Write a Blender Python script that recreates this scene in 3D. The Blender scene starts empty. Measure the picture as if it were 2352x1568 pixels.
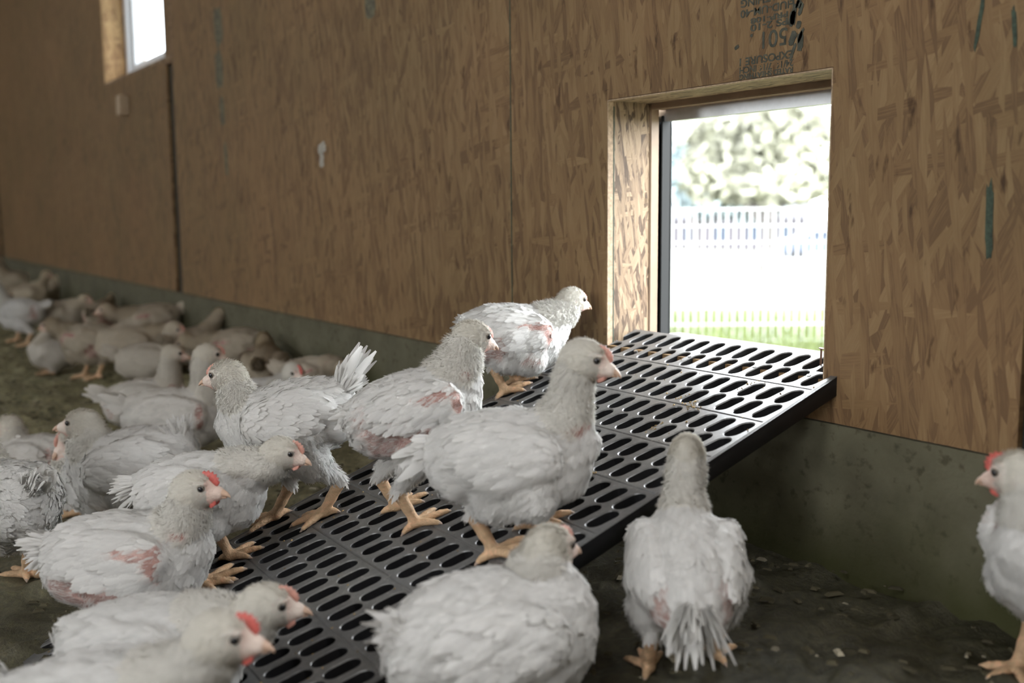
import bpy, bmesh, math, random
import numpy as np
from mathutils import Vector, Matrix
rng = np.random.default_rng(7)
random.seed(7)
SC = bpy.context.scene
COL = SC.collection

# ------------------------------------------------------------------ camera, world, light, exposure
CH = 0.6464
CAM_R = np.array([0.5607849475, 0.8279198030, -0.0083091755])
CAM_U = np.array([-0.0985809648, 0.0767306276, 0.9921664196])
CAM_F = np.array([-0.8220717949, 0.5555728670, -0.1246465140])
cam_data = bpy.data.cameras.new('camera')
cam = bpy.data.objects.new('camera', cam_data)
COL.objects.link(cam)
cam_data.sensor_width = 36.0
cam_data.lens = 2383.7 / 2352 * 36.0
cam_data.clip_start = 0.02
cam_data.clip_end = 400
m = Matrix.Identity(4)
for i in range(3):
    m[i][0] = CAM_R[i]; m[i][1] = CAM_U[i]; m[i][2] = -CAM_F[i]
m[2][3] = CH
cam.matrix_world = m
cam_data.dof.use_dof = True
cam_data.dof.focus_distance = 1.72
cam_data.dof.aperture_fstop = 2.8
SC.camera = cam

world = bpy.data.worlds.new('overcast_sky')
SC.world = world
world.use_nodes = True
wn = world.node_tree
bg = wn.nodes['Background']
bg.inputs[0].default_value = (0.93, 0.97, 1.0, 1)
bg.inputs[1].default_value = 23.0

def area(name, loc, rot, sx, sy, power, color):
    L = bpy.data.lights.new(name, 'AREA')
    L.shape = 'RECTANGLE'; L.size = sx; L.size_y = sy; L.energy = power; L.color = color
    o = bpy.data.objects.new(name, L); COL.objects.link(o)
    o.location = loc; o.rotation_euler = rot
    return o
D = 1.28            # distance of the boarded wall from the camera's foot
ROOM_X0, ROOM_X1, ROOM_Y0, ROOM_H = -16.0, 3.6, -5.2, 2.9
# fill lamps in unseen windows added to the opposite wall, behind the camera
FRONT_WIN = [(-10.6, -9.6), (-7.0, -6.0), (-1.2, 0.0), (1.4, 2.6)]
for (a0, a1), watt in zip(FRONT_WIN, (18, 18, 36, 52)):
    area('window_fill', ((a0 + a1) / 2, ROOM_Y0 + 0.02, 1.85), (math.radians(90), 0, 0), a1 - a0, 0.9, watt, (1.0, 0.985, 0.96))
# fill lamp added at the closed right-hand end wall to brighten the birds
area('end_fill', (ROOM_X1 - 0.02, -2.6, 1.25), (math.radians(90), 0, math.radians(90)), 2.4, 2.0, 10, (1.0, 0.985, 0.96))
# fill lamp added before an unseen right-hand window to brighten right-facing birds
area('side_fill', (0.56, D - 0.17, 1.70), (math.radians(-68), 0, 0), 1.05, 0.8, 42, (0.98, 0.99, 1.0))
# fill lamp in a ceiling recess, added to light the near birds from above
FILL_RECESS = (-1.0, 0.6, -1.9, -0.9)
area('top_fill', ((FILL_RECESS[0] + FILL_RECESS[1]) / 2, (FILL_RECESS[2] + FILL_RECESS[3]) / 2, ROOM_H + 0.02), (0, 0, 0), 1.6, 1.0, 40, (0.98, 0.99, 1.0))
SC.view_settings.view_transform = 'Standard'
SC.view_settings.look = 'None'
SC.view_settings.gamma = 1
SC.view_settings.use_curve_mapping = False
SC.view_settings.exposure = -0.36

# ------------------------------------------------------------------ helpers
def pix(px, py):
    return CAM_R * (px - 1176) / 2383.7 - CAM_U * (py - 784) / 2383.7 + CAM_F
CAMP = np.array([0, 0, CH])
def at(px, py, dep):
    return CAMP + pix(px, py) * dep

def srgb(r, g, b):
    f = lambda c: ((c / 255 + 0.055) / 1.055) ** 2.4 if c > 10 else c / 255 / 12.92
    return (f(r), f(g), f(b), 1)

def link(o, parent=None):
    COL.objects.link(o)
    if parent is not None: o.parent = parent
    return o
def mesh_obj(name, verts, faces, mat=None, parent=None, smooth=False):
    me = bpy.data.meshes.new(name)
    me.from_pydata([tuple(map(float, v)) for v in verts], [], [tuple(f) for f in faces])
    me.update()
    if mat:
        for mm in (mat if isinstance(mat, (list, tuple)) else [mat]): me.materials.append(mm)
    if smooth: me.polygons.foreach_set('use_smooth', [True] * len(me.polygons))
    return link(bpy.data.objects.new(name, me), parent)
def np_mesh(name, V, F, mat=None, smooth=False, col=None):
    """V (n,3), F (m,k) arrays"""
    me = bpy.data.meshes.new(name)
    n, (mf, k) = len(V), F.shape
    me.vertices.add(n); me.vertices.foreach_set('co', np.ascontiguousarray(V, np.float32).ravel())
    me.loops.add(mf * k); me.loops.foreach_set('vertex_index', np.ascontiguousarray(F, np.int32).ravel())
    me.polygons.add(mf)
    me.polygons.foreach_set('loop_start', np.arange(0, mf * k, k, dtype=np.int32))
    me.update(calc_edges=True)
    me.polygons.foreach_set('use_smooth', np.full(mf, smooth))
    if col is not None:
        ca = me.color_attributes.new('tint', 'FLOAT_COLOR', 'POINT')
        c4 = np.ones((n, 4), np.float32); c4[:, :3] = col
        ca.data.foreach_set('color', c4.ravel())
    if mat: me.materials.append(mat)
    return me
class MB:
    def __init__(self): self.v = []; self.f = []; self.mi = []
    def add(self, v, f, mi=0):
        n = len(self.v); self.v += [tuple(map(float, p)) for p in v]; self.f += [tuple(i + n for i in q) for q in f]; self.mi += [mi] * len(f)
    def box(self, x0, x1, y0, y1, z0, z1, mi=0):
        v = [(x, y, z) for x in (x0, x1) for y in (y0, y1) for z in (z0, z1)]
        self.add(v, [(0, 1, 3, 2), (4, 6, 7, 5), (0, 4, 5, 1), (2, 3, 7, 6), (0, 2, 6, 4), (1, 5, 7, 3)], mi)
    def bar(self, p, q, r, n=6, mi=0, r2=None):
        p, q = Vector(p), Vector(q); d = (q - p).normalized()
        a = d.orthogonal().normalized(); b = d.cross(a); r2 = r if r2 is None else r2
        v = []
        for c, rr in ((p, r), (q, r2)):
            for i in range(n):
                t = 2 * math.pi * i / n; v.append(c + a * rr * math.cos(t) + b * rr * math.sin(t))
        f = [(i, (i + 1) % n, n + (i + 1) % n, n + i) for i in range(n)] + [tuple(range(n))[::-1], tuple(range(n, 2 * n))]
        self.add(v, f, mi)
    def build(self, name, mat, parent=None, smooth=False, bevel=0):
        o = mesh_obj(name, self.v, self.f, mat, parent, smooth)
        o.data.polygons.foreach_set('material_index', self.mi)
        if bevel:
            bm = bmesh.new(); bm.from_mesh(o.data)
            bmesh.ops.bevel(bm, geom=[e for e in bm.edges if e.calc_face_angle(0) > 0.5], offset=bevel, segments=2, affect='EDGES', clamp_overlap=True)
            bm.to_mesh(o.data); bm.free()
        return o
def tag(o, label=None, cat=None, group=None, kind=None):
    if label: o['label'] = label
    if cat: o['category'] = cat
    if group: o['group'] = group
    if kind: o['kind'] = kind
    return o
def empty(name, loc, rotz=0):
    o = bpy.data.objects.new(name, None); COL.objects.link(o)
    o.location = loc; o.rotation_euler = (0, 0, rotz); o.empty_display_size = 0.05
    return o

# ------------------------------------------------------------------ materials
def mat_new(name):
    m = bpy.data.materials.new(name); m.use_nodes = True
    nt = m.node_tree; return m, nt, nt.nodes['Principled BSDF']
def nd(nt, t, **kw):
    n = nt.nodes.new(t)
    for k, v in kw.items():
        if k.startswith('i_'): n.inputs[k[2:].replace('_', ' ')].default_value = v
        elif k.startswith('n_'): n.inputs[int(k[2:])].default_value = v
        else: setattr(n, k, v)
    return n
def ramp_node(nt, stops):
    r = nt.nodes.new('ShaderNodeValToRGB'); e = r.color_ramp.elements
    while len(e) < len(stops): e.new(0.5)
    for el, (p, c) in zip(e, stops): el.position = p; el.color = c if len(c) == 4 else (*c, 1)
    return r
def simple(name, c, rough=0.6, metal=0.0, noise=0.0, scale=20, spec=0.5, bump=0.0):
    m, nt, p = mat_new(name)
    p.inputs['Base Color'].default_value = (*c[:3], 1); p.inputs['Roughness'].default_value = rough; p.inputs['Metallic'].default_value = metal
    p.inputs['Specular IOR Level'].default_value = spec
    if noise or bump:
        tc = nd(nt, 'ShaderNodeTexCoord'); n = nd(nt, 'ShaderNodeTexNoise', i_Scale=scale, i_Detail=5.0, i_Roughness=0.6)
        nt.links.new(tc.outputs['Object'], n.inputs['Vector'])
        lo = tuple(max(0, x * (1 - noise)) for x in c[:3]); hi = tuple(min(1, x * (1 + noise)) for x in c[:3])
        r = ramp_node(nt, [(0.3, lo), (0.7, hi)]); nt.links.new(n.outputs['Fac'], r.inputs['Fac']); nt.links.new(r.outputs['Color'], p.inputs['Base Color'])
        if bump:
            b = nd(nt, 'ShaderNodeBump', i_Strength=bump, i_Distance=0.004); nt.links.new(n.outputs['Fac'], b.inputs['Height']); nt.links.new(b.outputs['Normal'], p.inputs['Normal'])
    return m
def osb(name, plane='xz', bright=1.0, sc=1.0, contrast=1.0, pale=0.0):
    """oriented strand board: layers of long thin voronoi flakes at several angles"""
    m, nt, p = mat_new(name)
    L = nt.links.new
    tc = nd(nt, 'ShaderNodeTexCoord'); sep = nd(nt, 'ShaderNodeSeparateXYZ'); L(tc.outputs['Object'], sep.inputs[0])
    cmb = nd(nt, 'ShaderNodeCombineXYZ'); ax = dict(xz=(0, 2), yz=(1, 2), xy=(1, 0))[plane]
    L(sep.outputs[ax[0]], cmb.inputs[0]); L(sep.outputs[ax[1]], cmb.inputs[1])
    wob = nd(nt, 'ShaderNodeTexNoise', i_Scale=5.0 * sc, i_Detail=2.0); L(cmb.outputs[0], wob.inputs['Vector'])
    wsub = nd(nt, 'ShaderNodeVectorMath', operation='SUBTRACT'); L(wob.outputs['Color'], wsub.inputs[0]); wsub.inputs[1].default_value = (.5, .5, .5)
    wsc = nd(nt, 'ShaderNodeVectorMath', operation='SCALE'); L(wsub.outputs[0], wsc.inputs[0]); wsc.inputs['Scale'].default_value = 0.022 / sc
    base = nd(nt, 'ShaderNodeVectorMath', operation='ADD'); L(cmb.outputs[0], base.inputs[0]); L(wsc.outputs[0], base.inputs[1])
    val = None; hgt = None
    for i, (ang, su, sv, thr) in enumerate([(4, 80, 11, 0.0), (-22, 60, 9, 0.55), (28, 55, 8, 0.62), (82, 60, 8, 0.82), (-7, 95, 12, 0.5)]):
        mp = nd(nt, 'ShaderNodeMapping'); mp.inputs['Rotation'].default_value = (0, 0, math.radians(ang)); L(base.outputs[0], mp.inputs[0])
        ms = nd(nt, 'ShaderNodeVectorMath', operation='MULTIPLY'); L(mp.outputs[0], ms.inputs[0]); ms.inputs[1].default_value = (su * sc, sv * sc, 1)
        ad = nd(nt, 'ShaderNodeVectorMath', operation='ADD'); L(ms.outputs[0], ad.inputs[0]); ad.inputs[1].default_value = (i * 13.3, i * 7.7, 0)
        vo = nd(nt, 'ShaderNodeTexVoronoi', voronoi_dimensions='2D', i_Scale=1.0); L(ad.outputs[0], vo.inputs['Vector'])
        sp = nd(nt, 'ShaderNodeSeparateColor'); L(vo.outputs['Color'], sp.inputs[0])
        # grain along the flake
        g1 = nd(nt, 'ShaderNodeVectorMath', operation='MULTIPLY'); L(mp.outputs[0], g1.inputs[0]); g1.inputs[1].default_value = (420 * sc, 22 * sc, 1)
        gn = nd(nt, 'ShaderNodeTexNoise', noise_dimensions='2D', i_Scale=1.0, i_Detail=3.0); L(g1.outputs[0], gn.inputs['Vector'])
        gm = nd(nt, 'ShaderNodeMath', operation='MULTIPLY_ADD'); L(gn.outputs['Fac'], gm.inputs[0]); gm.inputs[1].default_value = 1.0; gm.inputs[2].default_value = -0.5
        su_ = nd(nt, 'ShaderNodeMath', operation='ADD'); L(sp.outputs[0], su_.inputs[0]); L(gm.outputs[0], su_.inputs[1])
        ed = nd(nt, 'ShaderNodeMath', operation='MULTIPLY_ADD'); L(vo.outputs['Distance'], ed.inputs[0]); ed.inputs[1].default_value = -0.22; L(su_.outputs[0], ed.inputs[2])
        if val is None: val, hgt = ed.outputs[0], sp.outputs[1]
        else:
            gt = nd(nt, 'ShaderNodeMath', operation='GREATER_THAN'); L(sp.outputs[1], gt.inputs[0]); gt.inputs[1].default_value = thr
            mx = nd(nt, 'ShaderNodeMix'); L(gt.outputs[0], mx.inputs['Factor']); L(val, mx.inputs['A']); L(ed.outputs[0], mx.inputs['B']); val = mx.outputs['Result']
            mh = nd(nt, 'ShaderNodeMix'); L(gt.outputs[0], mh.inputs['Factor']); L(hgt, mh.inputs['A']); L(sp.outputs[1], mh.inputs['B']); hgt = mh.outputs['Result']
    b = bright; c = contrast
    mid = np.array([.36, .225, .112])
    def cc(v):
        q = (mid + (np.array(v) - mid) * c) * b; g = q.mean() * np.array([1.28, .98, .76])
        return tuple(np.clip(q * (1 - pale) + g * pale, 0, 1))
    rp = ramp_node(nt, [(0.0, cc((.20, .115, .055))), (0.18, cc((.31, .185, .088))), (0.45, cc((.355, .22, .104))), (0.7, cc((.39, .25, .121))), (1.0, cc((.45, .30, .152)))])
    L(val, rp.inputs['Fac'])
    big = nd(nt, 'ShaderNodeTexNoise', i_Scale=2.2, i_Detail=3.0); L(tc.outputs['Object'], big.inputs['Vector'])
    br = ramp_node(nt, [(0.3, (.86, .88, .84)), (0.7, (1.06, 1.02, 1.0))]); L(big.outputs['Fac'], br.inputs['Fac'])
    mu = nd(nt, 'ShaderNodeMix', data_type='RGBA', blend_type='MULTIPLY'); mu.inputs['Factor'].default_value = 1
    L(rp.outputs['Color'], mu.inputs['A']); L(br.outputs['Color'], mu.inputs['B'])
    # sparse dark chips
    ch = nd(nt, 'ShaderNodeMapping'); L(base.outputs[0], ch.inputs[0]); ch.inputs['Scale'].default_value = (38 * sc, 11 * sc, 1); ch.inputs['Rotation'].default_value = (0, 0, .2)
    cn = nd(nt, 'ShaderNodeTexNoise', i_Scale=1.0, i_Detail=4.0, i_Roughness=0.55, noise_dimensions='2D'); L(ch.outputs[0], cn.inputs['Vector'])
    cr = ramp_node(nt, [(0.26, (.45, .40, .34)), (0.34, (1, 1, 1))]); L(cn.outputs['Fac'], cr.inputs['Fac'])
    m2 = nd(nt, 'ShaderNodeMix', data_type='RGBA', blend_type='MULTIPLY'); m2.inputs['Factor'].default_value = 1
    L(mu.outputs['Result'], m2.inputs['A']); L(cr.outputs['Color'], m2.inputs['B'])
    L(m2.outputs['Result'], p.inputs['Base Color'])
    p.inputs['Roughness'].default_value = 0.62; p.inputs['Specular IOR Level'].default_value = 0.3
    bp = nd(nt, 'ShaderNodeBump', i_Strength=0.35, i_Distance=0.0015); L(val, bp.inputs['Height']); L(bp.outputs['Normal'], p.inputs['Normal'])
    return m
M_OSB = osb('strand_board', 'xz', .62, 1.0, .75)
M_OSB_YZ = osb('strand_board_lining', 'yz', .84, 1.9, 1.5, .6)
M_OSB_XY = osb('strand_board_head', 'xy', .9, 1.9, 1.5, .6)
M_PINE = simple('planed_pine', (.27, .19, .125), .55, noise=.18, scale=14)
M_EDGE = simple('sawn_edge', (.36, .26, .17), .7, noise=.35, scale=160)
M_BLACKSEAL = simple('black_rail', (.012, .013, .0135), .6, spec=.25)
M_ZINC = simple('zinc_strip', (.55, .56, .57), .38, metal=.85, noise=.1, scale=30)
M_PVC = simple('white_pvc', (.80, .82, .84), .35)
M_INK = simple('print_ink', (.055, .058, .042), .7, noise=.5, scale=90)
M_FADED = simple('faded_ink', (.115, .105, .068), .7, noise=.5, scale=60)
M_STAIN = simple('green_marker', (.035, .055, .035), .7, noise=.6, scale=140)
M_PAINT = simple('dried_white_paint', (.40, .375, .33), .6, noise=.25, scale=90)
M_BLOCK = simple('pale_block', (.44, .34, .235), .6, noise=.12, scale=30)
M_NAIL = simple('rusty_nail', (.16, .10, .07), .5, metal=.6)
M_STEEL = simple('steel_screw', (.45, .45, .44), .35, metal=.9)
M_SILL = simple('dark_sill', (.10, .085, .065), .6, noise=.3)
M_CEIL = simple('ceiling_boards', (.42, .38, .33), .8, noise=.15, scale=3)

def concrete():
    m, nt, p = mat_new('old_concrete'); L = nt.links.new
    tc = nd(nt, 'ShaderNodeTexCoord')
    n1 = nd(nt, 'ShaderNodeTexNoise', i_Scale=7.0, i_Detail=8.0, i_Roughness=0.65); L(tc.outputs['Object'], n1.inputs['Vector'])
    r1 = ramp_node(nt, [(0.25, (.065, .061, .036)), (0.5, (.108, .100, .062)), (0.8, (.150, .140, .092))]); L(n1.outputs['Fac'], r1.inputs['Fac'])
    n2 = nd(nt, 'ShaderNodeTexNoise', i_Scale=60.0, i_Detail=4.0); L(tc.outputs['Object'], n2.inputs['Vector'])
    r2 = ramp_node(nt, [(0.28, (.55, .52, .45)), (0.42, (1, 1, 1))]); L(n2.outputs['Fac'], r2.inputs['Fac'])
    mu = nd(nt, 'ShaderNodeMix', data_type='RGBA', blend_type='MULTIPLY'); mu.inputs['Factor'].default_value = 1
    L(r1.outputs['Color'], mu.inputs['A']); L(r2.outputs['Color'], mu.inputs['B'])
    # algae growing up from the damp bottom edge
    sp = nd(nt, 'ShaderNodeSeparateXYZ'); L(tc.outputs['Object'], sp.inputs[0])
    n3 = nd(nt, 'ShaderNodeTexNoise', i_Scale=9.0, i_Detail=5.0); L(tc.outputs['Object'], n3.inputs['Vector'])
    ma = nd(nt, 'ShaderNodeMath', operation='MULTIPLY_ADD'); L(n3.outputs['Fac'], ma.inputs[0]); ma.inputs[1].default_value = .22; L(sp.outputs[2], ma.inputs[2])
    r3 = ramp_node(nt, [(0.20, (1, 1, 1)), (0.36, (0, 0, 0))]); L(ma.outputs[0], r3.inputs['Fac'])
    mx = nd(nt, 'ShaderNodeMix', data_type='RGBA'); L(r3.outputs['Color'], mx.inputs['Factor']); L(mu.outputs['Result'], mx.inputs['A']); mx.inputs['B'].default_value = (.045, .046, .012, 1)
    L(mx.outputs['Result'], p.inputs['Base Color']); p.inputs['Roughness'].default_value = .85
    b = nd(nt, 'ShaderNodeBump', i_Strength=.4, i_Distance=.004); L(n2.outputs['Fac'], b.inputs['Height']); L(b.outputs['Normal'], p.inputs['Normal'])
    return m
M_CONC = concrete()
def litter():
    m, nt, p = mat_new('floor_litter'); L = nt.links.new
    tc = nd(nt, 'ShaderNodeTexCoord')
    n1 = nd(nt, 'ShaderNodeTexNoise', i_Scale=9.0, i_Detail=6.0, i_Roughness=.6); L(tc.outputs['Object'], n1.inputs['Vector'])
    r1 = ramp_node(nt, [(.3, (.032, .030, .014)), (.55, (.064, .059, .034)), (.8, (.115, .106, .068))]); L(n1.outputs['Fac'], r1.inputs['Fac'])
    n2 = nd(nt, 'ShaderNodeTexNoise', i_Scale=85.0, i_Detail=6.0, i_Roughness=.7); L(tc.outputs['Object'], n2.inputs['Vector'])
    r2 = ramp_node(nt, [(.3, (.45, .45, .4)), (.52, (1, 1, 1)), (.72, (1.6, 1.55, 1.35)), (.8, (2.6, 2.5, 2.1))]); L(n2.outputs['Fac'], r2.inputs['Fac'])
    mu = nd(nt, 'ShaderNodeMix', data_type='RGBA', blend_type='MULTIPLY'); mu.inputs['Factor'].default_value = 1
    L(r1.outputs['Color'], mu.inputs['A']); L(r2.outputs['Color'], mu.inputs['B']); L(mu.outputs['Result'], p.inputs['Base Color'])
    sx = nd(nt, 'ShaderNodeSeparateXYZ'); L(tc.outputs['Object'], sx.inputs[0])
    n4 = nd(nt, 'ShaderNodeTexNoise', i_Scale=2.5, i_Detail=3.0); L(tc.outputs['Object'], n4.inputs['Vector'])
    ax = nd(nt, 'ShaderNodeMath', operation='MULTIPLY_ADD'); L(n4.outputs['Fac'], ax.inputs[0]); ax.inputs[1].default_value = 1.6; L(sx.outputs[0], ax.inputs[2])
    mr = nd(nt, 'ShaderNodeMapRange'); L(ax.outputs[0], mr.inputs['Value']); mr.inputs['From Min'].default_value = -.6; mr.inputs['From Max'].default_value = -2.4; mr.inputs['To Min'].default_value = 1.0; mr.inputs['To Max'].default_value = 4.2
    lit_left = nd(nt, 'ShaderNodeVectorMath', operation='SCALE'); L(mu.outputs['Result'], lit_left.inputs[0]); L(mr.outputs['Result'], lit_left.inputs['Scale']); L(lit_left.outputs[0], p.inputs['Base Color'])  # litter colour brightened towards the left in place of window light
    p.inputs['Roughness'].default_value = .52; p.inputs['Specular IOR Level'].default_value = .6
    b = nd(nt, 'ShaderNodeBump', i_Strength=.9, i_Distance=.006); L(n2.outputs['Fac'], b.inputs['Height']); L(b.outputs['Normal'], p.inputs['Normal'])
    return m
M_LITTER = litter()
def slat_plastic():
    m, nt, p = mat_new('dusty_black_plastic'); L = nt.links.new
    tc = nd(nt, 'ShaderNodeTexCoord')
    n1 = nd(nt, 'ShaderNodeTexNoise', i_Scale=6.0, i_Detail=7.0, i_Roughness=.7); L(tc.outputs['Object'], n1.inputs['Vector'])
    n2 = nd(nt, 'ShaderNodeTexNoise', i_Scale=130.0, i_Detail=4.0, i_Roughness=.7); L(tc.outputs['Object'], n2.inputs['Vector'])
    r1 = ramp_node(nt, [(.35, (.085, .086, .090)), (.7, (.185, .182, .174))]); L(n1.outputs['Fac'], r1.inputs['Fac'])
    r2 = ramp_node(nt, [(.35, (.75, .75, .75)), (.6, (1, 1, 1)), (.75, (1.9, 1.85, 1.7))]); L(n2.outputs['Fac'], r2.inputs['Fac'])
    mu = nd(nt, 'ShaderNodeMix', data_type='RGBA', blend_type='MULTIPLY'); mu.inputs['Factor'].default_value = 1
    L(r1.outputs['Color'], mu.inputs['A']); L(r2.outputs['Color'], mu.inputs['B']); L(mu.outputs['Result'], p.inputs['Base Color'])
    rr = nd(nt, 'ShaderNodeMapRange'); L(n1.outputs['Fac'], rr.inputs['Value']); rr.inputs['From Min'].default_value = .3; rr.inputs['From Max'].default_value = .7
    rr.inputs['To Min'].default_value = .27; rr.inputs['To Max'].default_value = .46; L(rr.outputs['Result'], p.inputs['Roughness']); p.inputs['Specular IOR Level'].default_value = 1.0
    return m
M_SLAT = slat_plastic()
M_SLATSIDE = simple('shaded_black_plastic', (.010, .010, .011), .5, noise=.3, scale=40, spec=.3)  # skirts and slot walls painted near black to stand for shade
def glass():
    m, nt, p = mat_new('window_glass'); L = nt.links.new
    t = nd(nt, 'ShaderNodeBsdfTransparent'); t.inputs['Color'].default_value = (.6, .61, .62, 1); g = nd(nt, 'ShaderNodeBsdfGlossy'); g.inputs['Roughness'].default_value = .02
    x = nd(nt, 'ShaderNodeMixShader'); x.inputs[0].default_value = .06
    L(t.outputs[0], x.inputs[1]); L(g.outputs[0], x.inputs[2]); L(x.outputs[0], nt.nodes['Material Output'].inputs[0])
    return m
M_GLASS = glass()
def tinted(name, rough, trans=0.0, sub=0.0, mult=(1, 1, 1), bump=0):
    m, nt, p = mat_new(name); L = nt.links.new
    at_ = nd(nt, 'ShaderNodeAttribute', attribute_name='tint')
    L(at_.outputs['Color'], p.inputs['Base Color']); p.inputs['Roughness'].default_value = rough; p.inputs['Specular IOR Level'].default_value = .25
    if sub:
        p.inputs['Subsurface Weight'].default_value = sub; p.inputs['Subsurface Radius'].default_value = (.006, .003, .002); p.inputs['Subsurface Scale'].default_value = 1
    if bump:
        tc = nd(nt, 'ShaderNodeTexCoord'); v = nd(nt, 'ShaderNodeTexVoronoi', i_Scale=420.0); L(tc.outputs['Object'], v.inputs['Vector'])
        b = nd(nt, 'ShaderNodeBump', i_Strength=bump, i_Distance=.001); L(v.outputs['Distance'], b.inputs['Height']); L(b.outputs['Normal'], p.inputs['Normal'])
    if trans:
        t = nd(nt, 'ShaderNodeBsdfTranslucent'); L(at_.outputs['Color'], t.inputs['Color'])
        x = nd(nt, 'ShaderNodeMixShader'); x.inputs[0].default_value = trans
        L(p.outputs[0], x.inputs[1]); L(t.outputs[0], x.inputs[2]); L(x.outputs[0], nt.nodes['Material Output'].inputs[0])
    return m
M_SKIN = tinted('chicken_skin', .55, bump=.6)
M_FEATHER = tinted('white_feather', .8, trans=.35)
M_BEAK = simple('beak_horn', (.60, .41, .30), .4, noise=.2, scale=160)
M_COMB = simple('red_comb', (.55, .12, .10), .45, noise=.25, scale=220)
M_COMBPINK = simple('pink_comb', (.60, .30, .24), .5, noise=.2, scale=220)
M_EYE = simple('dark_eye', (.012, .012, .014), .08)
M_IRIS = simple('grey_brown_iris', (.16, .13, .10), .25)
M_GRASS = simple('grass_blades', (.085, .112, .028), .6, noise=.45, scale=3)
M_LAWN = simple('meadow', (.075, .080, .042), .9, noise=.35, scale=1.2)
M_ROAD = simple('pale_gravel', (.095, .095, .10), .9, noise=.1)
M_WIRE = simple('galvanised_wire', (.42, .43, .44), .6)
M_LEAF = simple('autumn_leaves', (.30, .30, .235), .7, noise=.5, scale=.35)
M_LEAF2 = simple('blue_green_leaves', (.22, .27, .285), .7, noise=.4, scale=.3)
M_BARK = simple('bark', (.12, .11, .11), .9, noise=.3)
M_CAR = simple('silver_blue_paint', (.07, .085, .12), .3, metal=.3)
M_CARGLASS = simple('car_glass', (.03, .04, .06), .1)
M_TYRE = simple('tyre', (.02, .02, .02), .8)
M_HOUSE = simple('pinkish_render', (.060, .054, .062), .9, noise=.1)
M_ROOF = simple('brown_roof', (.05, .05, .06), .8, noise=.2)
# ------------------------------------------------------------------ the setting
def smooth01(t):
    t = np.clip(t, 0, 1); return t * t * (3 - 2 * t)
def floor_z(x, y):
    y0 = .75 - .33 * smooth01((np.asarray(x) + 1.5) / .4)
    return 0.09 * smooth01((np.asarray(y) - y0) / .5)
def vnoise(x, y, seed):
    """value noise, vectorised"""
    r = np.random.default_rng(seed).random((64, 64))
    xi = np.floor(x).astype(int); yi = np.floor(y).astype(int); fx = x - xi; fy = y - yi
    fx = fx * fx * (3 - 2 * fx); fy = fy * fy * (3 - 2 * fy)
    g = lambda a, b: r[a % 64, b % 64]
    return (g(xi, yi) * (1 - fx) + g(xi + 1, yi) * fx) * (1 - fy) + (g(xi, yi + 1) * (1 - fx) + g(xi + 1, yi + 1) * fx) * fy
POP_X0, POP_X1, POP_Z0, POP_Z1 = -1.5616, -1.0381, 0.385, 0.8525
WIN_X0, WIN_X1, WIN_Z0, WIN_Z1 = -5.459, -4.340, 1.286, 2.15
WIN2_X0, WIN2_X1 = 0.0, 1.12
CONC_Z = 0.3187
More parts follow.
